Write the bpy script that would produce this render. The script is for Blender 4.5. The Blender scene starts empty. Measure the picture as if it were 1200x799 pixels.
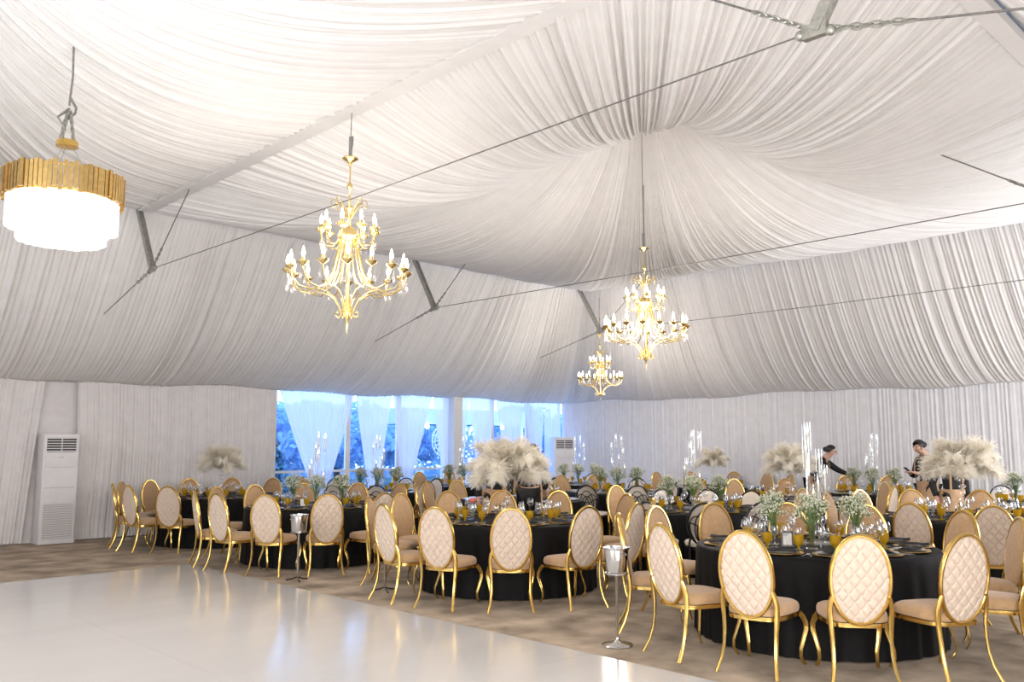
import bpy, bmesh, math, random
import numpy as np
from mathutils import Vector, Matrix, Quaternion
random.seed(7); rng = np.random.default_rng(7)
PI = math.pi; R = math.radians
scene = bpy.context.scene
COL = scene.collection
H = 1.65

# ------------------------------------------------------------------ helpers
def tag(o, label=None, cat=None, group=None, kind=None):
    if label: o['label'] = label
    if cat: o['category'] = cat
    if group: o['group'] = group
    if kind: o['kind'] = kind
    return o

def empty(name, loc=(0, 0, 0), rz=0.0, label=None, cat=None, group=None):
    o = bpy.data.objects.new(name, None); COL.objects.link(o)
    o.empty_display_size = .1
    o.location = loc; o.rotation_euler = (0, 0, rz)
    return tag(o, label, cat, group)

class MB:
    """collects shapes and links them as one mesh object"""
    def __init__(s): s.v = []; s.f = []
    def add(s, vs, fs):
        b = len(s.v); s.v.extend([tuple(map(float, x)) for x in vs]); s.f.extend([tuple(i + b for i in f) for f in fs]); return s
    def box(s, c, d, rz=0, M=None):
        x, y, z = (k / 2 for k in d)
        vs = [Vector((a * x, b * y, e * z)) for a in (-1, 1) for b in (-1, 1) for e in (-1, 1)]
        m = Matrix.Translation(c) @ (M if M else Matrix.Rotation(rz, 4, 'Z'))
        return s.add([m @ v for v in vs], [(0, 1, 3, 2), (4, 6, 7, 5), (0, 4, 5, 1), (2, 3, 7, 6), (0, 2, 6, 4), (1, 5, 7, 3)])
    def rbox(s, c, d, r=.01, seg=3):
        bm = bmesh.new(); bmesh.ops.create_cube(bm, size=1)
        bmesh.ops.scale(bm, vec=d, verts=bm.verts)
        bmesh.ops.bevel(bm, geom=bm.edges[:], offset=r, segments=seg, affect='EDGES', profile=.5)
        bm.verts.index_update()
        s.add([v.co + Vector(c) for v in bm.verts], [[v.index for v in f.verts] for f in bm.faces]); bm.free(); return s
    def lathe(s, prof, seg=24, c=(0, 0, 0), M=None):
        n = len(prof); vs = []
        for r, z in prof:
            for k in range(seg):
                a = 2 * PI * k / seg; v = Vector((r * math.cos(a), r * math.sin(a), z))
                if M: v = M @ v
                vs.append(v + Vector(c))
        fs = []
        for i in range(n - 1):
            for k in range(seg):
                k2 = (k + 1) % seg
                fs.append((i * seg + k, i * seg + k2, (i + 1) * seg + k2, (i + 1) * seg + k))
        if prof[0][0] > 1e-6: fs.append(tuple(range(seg - 1, -1, -1)))
        if prof[-1][0] > 1e-6: fs.append(tuple((n - 1) * seg + k for k in range(seg)))
        return s.add(vs, fs)
    def tube(s, pts, r, seg=8, closed=False, flat=None, up=None, cap=True):
        """r: number or list; flat=(a,b) cross-section half sizes (a along side, b along normal)"""
        P = [Vector(p) for p in pts]; n = len(P); rs = r if isinstance(r, (list, tuple)) else [r] * n
        vs = []; prev = None
        for i in range(n):
            if closed: t = P[(i + 1) % n] - P[i - 1]
            else: t = P[min(i + 1, n - 1)] - P[max(i - 1, 0)]
            if t.length < 1e-9: t = Vector((0, 0, 1))
            t.normalize()
            if up is not None: a = Vector(up).cross(t)
            elif prev is not None: a = prev - t * prev.dot(t)
            else:
                a = t.cross(Vector((0, 0, 1)))
                if a.length < 1e-3: a = t.cross(Vector((1, 0, 0)))
            if a.length < 1e-6: a = t.orthogonal()
            a.normalize(); prev = a; b = t.cross(a)
            fa, fb = flat if flat else (1, 1)
            for k in range(seg):
                th = 2 * PI * (k + .5) / seg
                vs.append(P[i] + a * (rs[i] * fa * math.cos(th)) + b * (rs[i] * fb * math.sin(th)))
        fs = []
        m = n if closed else n - 1
        for i in range(m):
            j = (i + 1) % n
            for k in range(seg):
                k2 = (k + 1) % seg
                fs.append((i * seg + k, i * seg + k2, j * seg + k2, j * seg + k))
        if not closed and cap:
            fs.append(tuple(range(seg - 1, -1, -1))); fs.append(tuple((n - 1) * seg + k for k in range(seg)))
        return s.add(vs, fs)
    def ball(s, c, r, seg=12, rings=8, sc=(1, 1, 1), M=None):
        prof = [(max(0, math.sin(PI * i / rings)), -math.cos(PI * i / rings)) for i in range(rings + 1)]
        vs = []
        for q, z in prof:
            for k in range(seg):
                a = 2 * PI * k / seg
                v = Vector((q * math.cos(a) * r * sc[0], q * math.sin(a) * r * sc[1], z * r * sc[2]))
                if M: v = M @ v
                vs.append(v + Vector(c))
        fs = [(i * seg + k, i * seg + (k + 1) % seg, (i + 1) * seg + (k + 1) % seg, (i + 1) * seg + k) for i in range(rings) for k in range(seg)]
        return s.add(vs, fs)
    def grid(s, F, nu, nv, wrap=False):
        vs = [F(i / nu, j / nv) for j in range(nv + 1) for i in range(nu + (0 if wrap else 1))]
        w = nu if wrap else nu + 1
        fs = [(j * w + i, j * w + (i + 1) % w, (j + 1) * w + (i + 1) % w, (j + 1) * w + i) for j in range(nv) for i in range(nu)]
        return s.add(vs, fs)
    def mesh(s, name, mat, smooth=True, sharp=50):
        me = bpy.data.meshes.new(name); me.from_pydata(s.v, [], s.f)
        me.validate(clean_customdata=False)
        if mat: me.materials.append(mat)
        if smooth and len(me.polygons):
            me.polygons.foreach_set('use_smooth', [True] * len(me.polygons))
            me.set_sharp_from_angle(angle=R(sharp))
        me.update(); return me
    def build(s, name, mat, parent=None, smooth=True, sharp=50):
        o = bpy.data.objects.new(name, s.mesh(name, mat, smooth, sharp)); COL.objects.link(o)
        o.parent = parent; return o

def np_mesh(name, V, F, mat, parent=None, uv=None):
    me = bpy.data.meshes.new(name)
    me.vertices.add(len(V)); me.vertices.foreach_set('co', V.astype(np.float32).ravel())
    me.loops.add(F.size); me.loops.foreach_set('vertex_index', F.astype(np.int32).ravel())
    me.polygons.add(len(F)); me.polygons.foreach_set('loop_start', np.arange(0, F.size, 4, dtype=np.int32))
    me.polygons.foreach_set('use_smooth', np.ones(len(F), dtype=bool))
    me.update(calc_edges=True); me.materials.append(mat)
    o = bpy.data.objects.new(name, me); COL.objects.link(o); o.parent = parent
    return o

def grid_faces(nu, nv, wrap=False):
    """nu columns of verts, nv rows"""
    j, i = np.meshgrid(np.arange(nv - 1), np.arange(nu if wrap else nu - 1), indexing='ij')
    i2 = (i + 1) % nu
    return np.stack([j * nu + i, j * nu + i2, (j + 1) * nu + i2, (j + 1) * nu + i], -1).reshape(-1, 4)

def children(o, _c={}):
    return [c for c in COL.objects if c.parent == o]

class Proto:
    """a built thing remembered with its tree so that copies are cheap"""
    def __init__(s, root):
        s.root = root; s.used = False
        s.tree = [(c, [g for g in COL.objects if g.parent == c]) for c in COL.objects if c.parent == root]
    def place(s, loc, rz=0, label=None, group=None, scale=None, cat=None):
        if not s.used: r = s.root; s.used = True
        else:
            r = s.root.copy(); COL.objects.link(r)
            for c, gs in s.tree:
                d = c.copy(); COL.objects.link(d); d.parent = r
                for g in gs:
                    e = g.copy(); COL.objects.link(e); e.parent = d
        r.location = loc; r.rotation_euler = (0, 0, rz)
        if scale: r.scale = (scale,) * 3
        tag(r, label, cat, group); return r

# ------------------------------------------------------------------ materials
def material(name, col=(.8, .8, .8), rough=.5, metal=0., var=.06, scale=30., bump=0., bscale=None, emis=None, estr=0., coat=0., sheen=0., spec=.5, stretch=None, trans=0.):
    m = bpy.data.materials.new(name); m.use_nodes = True
    nt = m.node_tree; n = nt.nodes; L = nt.links
    b = n['Principled BSDF']
    tc = n.new('ShaderNodeTexCoord'); mp = n.new('ShaderNodeMapping'); L.new(tc.outputs['Object'], mp.inputs['Vector'])
    if stretch: mp.inputs['Scale'].default_value = stretch
    nz = n.new('ShaderNodeTexNoise'); nz.inputs['Scale'].default_value = scale; nz.inputs['Detail'].default_value = 3
    L.new(mp.outputs['Vector'], nz.inputs['Vector'])
    rp = n.new('ShaderNodeValToRGB')
    c = np.array(col)
    rp.color_ramp.elements[0].color = (*np.clip(c * (1 - var * 1.5), 0, 1), 1); rp.color_ramp.elements[0].position = .3
    rp.color_ramp.elements[1].color = (*np.clip(c * (1 + var), 0, 1), 1); rp.color_ramp.elements[1].position = .7
    L.new(nz.outputs['Fac'], rp.inputs['Fac']); L.new(rp.outputs['Color'], b.inputs['Base Color'])
    b.inputs['Roughness'].default_value = rough; b.inputs['Metallic'].default_value = metal
    b.inputs['Specular IOR Level'].default_value = spec
    b.inputs['Coat Weight'].default_value = coat
    b.inputs['Sheen Weight'].default_value = sheen
    b.inputs['Transmission Weight'].default_value = trans
    if bump:
        bn = n.new('ShaderNodeBump'); bn.inputs['Strength'].default_value = bump; bn.inputs['Distance'].default_value = .01
        n2 = n.new('ShaderNodeTexNoise'); n2.inputs['Scale'].default_value = bscale or scale; n2.inputs['Detail'].default_value = 4
        L.new(mp.outputs['Vector'], n2.inputs['Vector']); L.new(n2.outputs['Fac'], bn.inputs['Height']); L.new(bn.outputs['Normal'], b.inputs['Normal'])
    if emis:
        b.inputs['Emission Color'].default_value = (*emis, 1); b.inputs['Emission Strength'].default_value = estr
        m.cycles.emission_sampling = 'NONE'
    return m

def thin_glass(name, col=(.95, .97, 1), alpha=.8, rough=.02, tint=None):
    m = bpy.data.materials.new(name); m.use_nodes = True; nt = m.node_tree; n = nt.nodes; L = nt.links
    n.remove(n['Principled BSDF']); out = n['Material Output']
    g = n.new('ShaderNodeBsdfGlossy'); g.inputs['Roughness'].default_value = rough; g.inputs['Color'].default_value = (1, 1, 1, 1)
    t = n.new('ShaderNodeBsdfTransparent'); t.inputs['Color'].default_value = (*col, 1)
    lw = n.new('ShaderNodeLayerWeight'); lw.inputs['Blend'].default_value = .35
    nz = n.new('ShaderNodeTexNoise'); nz.inputs['Scale'].default_value = 8
    mr = n.new('ShaderNodeMapRange'); mr.inputs['To Min'].default_value = (1 - alpha) * .3; mr.inputs['To Max'].default_value = 1 - alpha + .14
    L.new(lw.outputs['Fresnel'], mr.inputs['Value'])
    mx = n.new('ShaderNodeMixShader'); L.new(mr.outputs['Result'], mx.inputs['Fac']); L.new(t.outputs[0], mx.inputs[1]); L.new(g.outputs[0], mx.inputs[2])
    if tint:
        d = n.new('ShaderNodeBsdfTranslucent'); d.inputs['Color'].default_value = (*tint, 1)
        d2 = n.new('ShaderNodeBsdfDiffuse'); d2.inputs['Color'].default_value = (*tint, 1)
        m0 = n.new('ShaderNodeMixShader'); m0.inputs['Fac'].default_value = .5; L.new(d.outputs[0], m0.inputs[1]); L.new(d2.outputs[0], m0.inputs[2])
        m2 = n.new('ShaderNodeMixShader'); m2.inputs['Fac'].default_value = .45
        L.new(mx.outputs[0], m2.inputs[1]); L.new(m0.outputs[0], m2.inputs[2]); mx = m2
    L.new(mx.outputs[0], out.inputs['Surface']); return m

def sheer(name, col, transp, transl):
    m = bpy.data.materials.new(name); m.use_nodes = True; nt = m.node_tree; n = nt.nodes; L = nt.links
    n.remove(n['Principled BSDF']); out = n['Material Output']
    nz = n.new('ShaderNodeTexNoise'); nz.inputs['Scale'].default_value = 20
    rp = n.new('ShaderNodeValToRGB'); c = np.array(col)
    rp.color_ramp.elements[0].color = (*(c * .95), 1); rp.color_ramp.elements[1].color = (*np.clip(c * 1.02, 0, 1), 1)
    L.new(nz.outputs['Fac'], rp.inputs['Fac'])
    d = n.new('ShaderNodeBsdfDiffuse'); t = n.new('ShaderNodeBsdfTranslucent'); p = n.new('ShaderNodeBsdfTransparent')
    L.new(rp.outputs[0], d.inputs['Color']); L.new(rp.outputs[0], t.inputs['Color'])
    a = n.new('ShaderNodeMixShader'); a.inputs['Fac'].default_value = transl; L.new(d.outputs[0], a.inputs[1]); L.new(t.outputs[0], a.inputs[2])
    b = n.new('ShaderNodeMixShader'); b.inputs['Fac'].default_value = transp; L.new(a.outputs[0], b.inputs[1]); L.new(p.outputs[0], b.inputs[2])
    L.new(b.outputs[0], out.inputs['Surface']); return m

M = {}
M['ceil'] = material('tent_liner_fabric', (.83, .81, .79), .9, var=.02, scale=4, spec=.1)
M['drape'] = material('wall_drape_fabric', (.76, .73, .72), .9, var=.03, scale=6, spec=.1)
M['drape2'] = material('wall_drape_cool', (.78, .77, .78), .9, var=.03, scale=6, spec=.1)
M['sheer'] = sheer('sheer_curtain', (.92, .92, .95), .12, .45)
M['carpet'] = material('carpet', (.47, .38, .29), .95, var=.28, scale=2.6, bump=.5, bscale=180, spec=.1)
M['dance'] = material('gloss_white_panel', (.66, .64, .62), .16, var=.03, scale=.9, spec=.35, stretch=(.25, 1.6, 1))
M['gold'] = material('polished_gold', (.83, .56, .17), .2, 1., var=.05, scale=12)
M['gold2'] = material('brushed_gold', (.72, .50, .19), .3, 1., var=.1, scale=30)
M['gold3'] = material('chandelier_gold', (.90, .70, .32), .25, 1., var=.08, scale=20)
M['velvet'] = material('beige_velvet', (.54, .345, .185), .75, var=.06, scale=25, sheen=.35, spec=.2)
M['quilt'] = material('cream_quilting', (.70, .57, .46), .7, var=.04, scale=40, sheen=.3, spec=.25)
M['padwhite'] = material('cream_pad', (.78, .70, .61), .75, var=.03, scale=30, sheen=.2, spec=.2)
M['black'] = material('black_lacquer', (.012, .012, .014), .3, var=.2, scale=30)
M['cloth'] = material('black_cloth', (.0045, .0045, .005), .65, var=.25, scale=20, spec=.2)
M['blacktex'] = material('black_napkin', (.014, .014, .016), .8, var=.2, scale=60)
M['uniform'] = material('black_shirt', (.013, .013, .015), .8, var=.25, scale=40)
M['apron'] = material('tan_apron', (.55, .35, .20), .8, var=.1, scale=15)
M['skin'] = material('skin', (.62, .38, .27), .5, var=.06, scale=20)
M['hair'] = material('dark_hair', (.018, .012, .010), .45, var=.3, scale=60)
M['hairbrown'] = material('brown_hair', (.16, .085, .04), .5, var=.3, scale=60)
M['chrome'] = material('chrome', (.72, .71, .70), .12, 1., var=.05, scale=30)
M['steel'] = material('galvanised_steel', (.42, .42, .38), .45, .8, var=.15, scale=25)
M['cable'] = material('steel_cable', (.23, .22, .21), .5, .6, var=.2, scale=50)
M['cord'] = material('grey_cord', (.25, .24, .23), .6, var=.2, scale=50)
M['white'] = material('white_plastic', (.78, .76, .76), .4, var=.02, scale=10)
M['vent'] = material('dark_vent', (.03, .03, .03), .7, var=.1)
M['grey'] = material('grey_plastic', (.45, .44, .44), .5, var=.05)
M['charger'] = material('dark_charger', (.03, .03, .035), .15, var=.2, scale=30, coat=.4)
M['plate'] = material('grey_porcelain', (.62, .60, .57), .15, var=.03, scale=20, coat=.3)
M['silver'] = material('cutlery_steel', (.70, .69, .66), .2, 1., var=.05)
M['card'] = material('white_card', (.85, .84, .80), .8, var=.03)
M['glass'] = thin_glass('clear_glass', (.96, .97, .98), .86)
M['amber'] = thin_glass('amber_glass', (.93, .76, .16), .86, .05, tint=(.80, .60, .05))
M['green'] = thin_glass('bottle_green', (.10, .13, .05), .7, .05)
M['crystal'] = thin_glass('crystal', (1, 1, 1), .80, .03)
M['pvc'] = thin_glass('clear_window', (.93, .96, 1), .93, .02)
M['bulb'] = material('glowing_bulb', (1, .9, .75), .4, var=.01, emis=(1, .86, .66), estr=14.)
M['flame'] = material('candle_light', (1, .9, .75), .4, var=.01, emis=(1, .9, .75), estr=2.0)
M['drumglow'] = material('lit_crystal_rods', (.95, .95, .95), .15, var=.02, scale=60, emis=(1, .96, .9), estr=.6)
M['tube'] = thin_glass('tube_glass', (.985, .99, .99), .955, .02)
M['wax'] = material('ivory_candle', (.62, .58, .50), .5, var=.02)
M['feather'] = sheer('ostrich_feather', (.97, .93, .84), .0, .45)
M['flower'] = material('tiny_white_blossom', (.75, .76, .62), .8, var=.1, scale=60)
M['stem'] = material('green_stem', (.16, .24, .07), .7, var=.25, scale=60)
M['pink'] = material('coral_rose', (.75, .22, .17), .7, var=.1)
M['frame_w'] = material('white_aluminium', (.75, .75, .76), .4, var=.03)
M['grass'] = material('outdoor_grass', (.06, .12, .09), .9, var=.3, scale=3)
M['leaf'] = sheer('haze_blue_leaves', (.42, .60, .78), 0, .5)  # pale blue albedo and translucency paint in the outdoor haze
M['leafdark'] = material('conifer_needles', (.13, .26, .30), .8, var=.35, scale=3)
M['bark'] = material('bark', (.08, .06, .05), .9, var=.3)
M['stucco'] = material('pale_stucco', (.55, .58, .62), .9, var=.06, scale=3)
M['lamp'] = material('outdoor_lamp', (1, 1, 1), .4, emis=(.8, .9, 1), estr=12)

# ------------------------------------------------------------------ camera
F_PX, PITCH, ROLL, YAW = 1017.0949, 0.118663, -0.0012195, 0.7976859
fw = Vector((math.cos(YAW) * math.cos(PITCH), math.sin(YAW) * math.cos(PITCH), math.sin(PITCH)))
rt = Vector((math.sin(YAW), -math.cos(YAW), 0)); up = rt.cross(fw)
rt2 = math.cos(ROLL) * rt + math.sin(ROLL) * up; up2 = -math.sin(ROLL) * rt + math.cos(ROLL) * up
cd = bpy.data.cameras.new('camera'); cam = bpy.data.objects.new('camera', cd); COL.objects.link(cam)
cam.matrix_world = Matrix(((rt2.x, up2.x, -fw.x, 0), (rt2.y, up2.y, -fw.y, 0), (rt2.z, up2.z, -fw.z, H), (0, 0, 0, 1)))
cd.sensor_fit = 'HORIZONTAL'; cd.sensor_width = 36; cd.lens = F_PX / 1200 * 36; cd.clip_end = 300
scene.camera = cam
def px_of(P):
    v = Vector(P) - Vector((0, 0, H)); z = v.dot(fw)
    return 600 + F_PX * v.dot(rt2) / z, 399.5 - F_PX * v.dot(up2) / z

# ------------------------------------------------------------------ setting
WY, WX = 16.45, 18.0     # long window wall, far end wall
def struct(o): o['kind'] = 'structure'; return o
struct(MB().box((6.5, 7.0, -.05), (23.6, 19.4, .1)).build('floor', M['carpet']))
# glossy dance floor (slab with shallow panel joints)
mb = MB()
xs = [5.36 - 2.4 * k for k in range(5)]; ys = [11.83 - 2.4 * k for k in range(7)]
for i in range(4):
    for j in range(6):
        mb.box(((xs[i] + xs[i + 1]) / 2, (ys[j] + ys[j + 1]) / 2, .012), (2.3985, 2.3985, .024))
o = struct(mb.build('floor_dance', M['dance'], smooth=False))

def pleat1d(n, cyc, seed, wrap=True, sharp=.75):
    """irregular gathered-cloth profile, n samples, about cyc folds"""
    g = np.random.default_rng(seed); t = np.arange(n) / n
    out = np.zeros(n)
    for k in range(5):
        c = int(cyc * (.45 + .33 * k)); w = g.uniform(.6, 1)
        ph = g.uniform(0, 6.28)
        # slow phase modulation makes folds irregular
        mod = sum(g.uniform(.6, 1.6) * np.sin(2 * PI * g.integers(2, max(4, int(cyc * .25))) * t + g.uniform(0, 6.28)) for _ in range(6))
        a = np.sin(2 * PI * c * t + ph + mod)
        out += w * np.sign(a) * np.abs(a) ** sharp
    amp = .75 + .25 * np.sin(2 * PI * g.integers(5, 12) * t + g.uniform(0, 6.28))
    return out / 3 * amp

X1, XE, YF, YN, ZB, YC = 5.04, 15.38, 13.27, 2.15, 5.25, 7.67
def liner_panel(name, xa, xb, peak_dz, sag, seed, power=3.):
    cx = (xa + xb) / 2; cy = YC
    per = 2 * (xb - xa) + 2 * (YF - YN); n = 3400; rings = 46
    t = np.arange(n) / n * per
    bx = np.zeros(n); by = np.zeros(n); w, h = xb - xa, YF - YN
    a = t < w; bx[a] = xa + t[a]; by[a] = YN
    b = (t >= w) & (t < w + h); bx[b] = xb; by[b] = YN + t[b] - w
    c = (t >= w + h) & (t < 2 * w + h); bx[c] = xb - (t[c] - w - h); by[c] = YF
    d = t >= 2 * w + h; bx[d] = xa; by[d] = YF - (t[d] - 2 * w - h)
    pl = pleat1d(n, per / .145, seed); pl2 = pleat1d(n, per / .4, seed + 1)
    V = []
    for j in range(rings + 1):
        s = (j / rings); s = max(s, .012)
        # sideways drift so that folds wander
        ang = .012 * np.sin(2 * PI * 3 * np.arange(n) / n + 2 * s) * (1 - s) * 3
        x = cx + s * (bx - cx); y = cy + s * (by - cy)
        z = ZB + peak_dz * (1 - s) ** power - sag * math.sin(PI * s) * (.9 + .1 * np.sin(4 * 2 * PI * np.arange(n) / n))
        amp = .058 * min(1, s * 1.6) * (1 - .35 * s ** 6)
        disp = amp * pl + .05 * s * (1 - s) * 2 * pl2 * (1 - s ** 4)
        z = z + disp
        V.append(np.stack([x, y, z], 1))
    V = np.concatenate(V)
    return struct(np_mesh(name, V, grid_faces(n, rings + 1, True), M['ceil']))
liner_panel('ceiling', X1, XE, 2.3, .50, 11, 3.0)
liner_panel('ceiling.001', X1 - 10.34, X1, 2.3, .44, 12, 3.0)

def cove(name, pts_top, pts_bot, flat, seed, density=.115):
    """gathered lower drape from the ceiling fold down and out to the wall head; polyline top / bottom of equal count"""
    top = np.array(pts_top, float); bot = np.array(pts_bot, float)
    seg = np.linalg.norm(np.diff(bot, axis=0), axis=1); cum = np.concatenate([[0], np.cumsum(seg)]); Ltot = cum[-1]
    n = int(Ltot / density * 7); q = np.linspace(0, Ltot, n)
    T = np.stack([np.interp(q, cum, top[:, k]) for k in range(3)], 1); B = np.stack([np.interp(q, cum, bot[:, k]) for k in range(3)], 1)
    out = B - T; out[:, 2] = 0; out /= np.linalg.norm(out, axis=1)[:, None] + 1e-9
    pl = pleat1d(n, Ltot / density, seed); pl2 = pleat1d(n, Ltot / .5, seed + 3); rows = 34; V = []
    lip = .03 * np.sin(q * 1.1 + seed) + .02 * np.sin(q * 2.7)
    for j in range(rings_ := rows + 1):
        t = j / rows
        hz = t if flat else .78 * t + .22 * t ** 4; dz = 1 - (1 - t) ** (1.1 if flat else 1.3)
        P = T + (B - T) * np.array([1, 1, 0]) * hz
        P[:, 2] = T[:, 2] + (B[:, 2] - T[:, 2]) * dz - lip * t
        nrm = out * .75 + np.array([0, 0, 1]) * .6
        P = P + nrm * (.042 * pl + .016 * pl2)[:, None] * (.55 + .45 * math.sin(PI * t))
        V.append(P)
    # rolled under-lip that tucks behind the wall drapes
    P = V[-1] + out * .03 + np.array([0, 0, .04]); V.append(P)
    return struct(np_mesh(name, np.concatenate(V), grid_faces(n, rows + 2), M['ceil']))
zt = 2.78
cove('trim_1', [(-5.5, YF + .03, ZB + .12), (12.6, YF + .03, ZB + .12), (XE + .03, YF + .03, ZB + .12)], [(-5.5, WY - .1, zt), (12.8, WY - .1, zt), (WX - .1, WY - .1, zt)], 0, 21)
cove('trim_2', [(XE + .03, YF + .03, ZB + .12), (XE + .03, 10.8, ZB + .12), (XE + .03, 4.2, ZB + .12), (XE + .03, YN - .03, ZB + .12)], [(WX - .1, WY - .1, zt), (WX - .1, 11.2, zt), (WX - .1, 4.0, zt), (WX - .1, -.4, zt)], 0, 22)
cove('trim_3', [(XE + .03, YN - .03, ZB + .12), (-5.5, YN - .03, ZB + .12)], [(WX - .1, -.4, zt), (-5.5, -.4, zt)], 1, 23)
# frame cover band (fabric-sleeved beam) across the tent
mb = MB(); mb.box((X1, YC, ZB + .0), (.20, YF - YN, .10)); struct(mb.build('trim_4', M['ceil'], smooth=False))
mb = MB(); mb.box(((X1 + XE) / 2 - 5.1, YN - .02, ZB - .05), (XE - X1 + 10.6, .16, .09)); struct(mb.build('trim_5', M['ceil'], smooth=False))
# outer tarpaulin roof above the liner: keeps daylight out of the tent
mb = MB()
prof = [(-1.2, 3.1), (YN, 6.2), (YC, 7.9), (YF, 6.2), (WY + .3, 3.1)]
for k in range(4):
    (y0, z0), (y1, z1) = prof[k], prof[k + 1]
    mb.add([(-6, y0, z0), (WX + .4, y0, z0), (WX + .4, y1, z1), (-6, y1, z1)], [(0, 1, 2, 3)])
struct(mb.build('roof', M['white'], smooth=False))

# walls
struct(MB().box(((-5.5 + 9.12) / 2, WY + .05, 1.5), (14.62, .06, 3.0)).build('wall_left', M['drape'], smooth=False))
struct(MB().box((WX + .08, 7.9, 1.5), (.06, 17.2, 3.0)).build('wall_right', M['drape2'], smooth=False))

struct(MB().box((6.2, -.75, 1.6), (24.4, .06, 3.2)).build('wall_front', M['drape2'], smooth=False))
struct(MB().add([(-5.8, -.8, 0), (-5.8, WY, 0), (-5.8, WY, 3.1), (-5.8, YF, 6.1), (-5.8, YC, 7.8), (-5.8, YN, 6.1), (-5.8, -.8, 3.1)], [(0, 1, 2, 3, 4, 5, 6)]).build('wall_back', M['drape'], smooth=False))

def hanging(name, p0, p1, z0, z1, mat, seed, density=.11, amp=.03, edge0=None, edge1=None, flare=0., normal=None, rows=22):
    """pleated curtain from p0 to p1; edge functions give the left/right limit (0..1) at height v (0 top .. 1 bottom)"""
    p0 = np.array(p0, float); p1 = np.array(p1, float); Lg = np.linalg.norm(p1 - p0)
    n = max(40, int(Lg / density * 9)); pl = pleat1d(n, max(6, Lg / density), seed); pl2 = pleat1d(n, max(4, Lg / (density * 3)), seed + 9)
    nr = np.array([-(p1 - p0)[1], (p1 - p0)[0]]) / Lg if normal is None else np.array(normal, float)
    u = np.linspace(0, 1, n); V = []
    for j in range(rows + 1):
        v = j / rows; a = edge0(v) if edge0 else 0.; b = edge1(v) if edge1 else 1.
        q = a + (b - a) * u
        base = p0[None] + (p1 - p0)[None] * q[:, None]
        squeeze = min(1.6, 1 / max(.3, b - a)) if (edge0 or edge1) else 1
        k = amp * (.55 + .45 * v) * squeeze * (pl + .5 * pl2 * v)
        if flare and v > .85: k = k + flare * ((v - .85) / .15) ** 2
        xy = base + nr[None] * k[:, None]
        V.append(np.column_stack([xy, np.full(n, z0 + (z1 - z0) * v)]))
    return np_mesh(name, np.concatenate(V), grid_faces(n, rows + 1), mat)
Yd = WY - .07
NL = (0, -1)
o = hanging('wall_curtain', (2.2, Yd), (4.72, Yd), 2.85, .02, M['drape'], 31, normal=NL, edge1=lambda v: 1 - .10 * v ** .8, amp=.035)
tag(o, 'cream pleated curtain hanging left of the tower air conditioner', 'curtain')
o = hanging('wall_curtain', (5.22, Yd), (9.14, Yd), 2.85, .015, M['drape'], 32, normal=NL, edge0=lambda v: .015 * math.sin(PI * v) - .01 * v, amp=.04, flare=.05, rows=30)
tag(o, 'wide cream pleated wall curtain between air conditioner and first window', 'curtain')
segs = [(16.3, 12.86, 'pleated white wall curtain nearest the far corner of the end wall'), (12.9, 11.38, 'narrow pleated white wall curtain, second from the far corner'),
        (11.42, 7.06, 'long pleated white wall curtain behind the bending waiter'), (7.09, 3.86, 'pleated white wall curtain behind the waiter with the phone'), (3.88, -.6, 'pleated white wall curtain at the right edge of the photo')]
for k, (a, b, lab) in enumerate(segs):
    o = hanging('wall_curtain', (WX - .06, a), (WX - .06, b), 2.85, .02, M['drape2'], 40 + k, normal=(-1, 0), amp=.028, density=.12)
    tag(o, lab, 'curtain', 'pleated curtains along the end wall')

# windows: clear panes in white frames, a white post
def window(n, xa, xb):
    r = struct(empty('window_%d' % n, ((xa + xb) / 2, WY + .1, 0)))
    w = xb - xa
    mb = MB()
    for x in (-w / 2 + .03, w / 2 - .03): mb.box((x, 0, 1.45), (.06, .06, 2.9))
    for z in (.06, 1.08, 2.86): mb.box((0, 0, z), (w - .12, .05, .05))
    mb.build('window_frame', M['frame_w'], r, smooth=False)
    MB().add([(-w / 2 + .06, .03, .08), (w / 2 - .06, .03, .08), (w / 2 - .06, .03, 2.84), (-w / 2 + .06, .03, 2.84)], [(0, 1, 2, 3)]).build('pane', M['pvc'], r, smooth=False)
xs = [9.16, 11.0, 12.4, 13.84, 15.4, 16.7, 18.0]
for k in range(6): window(k + 1, xs[k], xs[k + 1])
MB().box((13.98, WY - .12, 1.45), (.28, .22, 2.9)).build('trim_6', M['frame_w'], smooth=False)['kind'] = 'structure'

def tied(xa, xb, xt, zt_, hw, lab, seed, wide=None):
    """sheer curtain whose two edges sweep in to a tie at xt, height zt_"""
    W = xb - xa
    e = lambda v: min(1, (v * 2.75) / (2.8 - zt_)) if v * 2.75 < 2.8 - zt_ else 1.
    def sh(v):
        k = e(v)
        return k ** 1.08 if v * 2.75 <= 2.8 - zt_ else 1.
    t0 = (xt - hw - xa) / W; t1 = (xt + hw - xa) / W
    o = hanging('sheer_curtain', (xa, WY - .03), (xb, WY - .03), 2.84, .03, M['sheer'], seed, density=.09, amp=.016, normal=NL,
                edge0=lambda v: t0 * sh(v), edge1=lambda v: 1 + (t1 - 1) * sh(v), rows=26)
    tag(o, lab, 'curtain', 'sheer window curtains')
tied(9.2, 11.1, 10.25, .55, .13, 'widest sheer white curtain tied in, beside the cream wall curtain', 51)
tied(11.1, 12.12, 11.62, .5, .09, 'sheer white curtain tied to a point, second from the left at the windows', 52)
tied(12.14, 13.32, 12.55, .55, .07, 'sheer white curtain tied to a point, third from the left at the windows', 53)
tied(13.34, 13.84, 13.8, .5, .06, 'narrow sheer half curtain against the left of the white post', 54)
tied(14.12, 14.5, 14.2, .5, .06, 'narrow sheer half curtain against the right of the white post', 55)
tied(14.5, 15.42, 14.95, .5, .09, 'sheer white tied curtain, first full one right of the post', 56)
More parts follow.
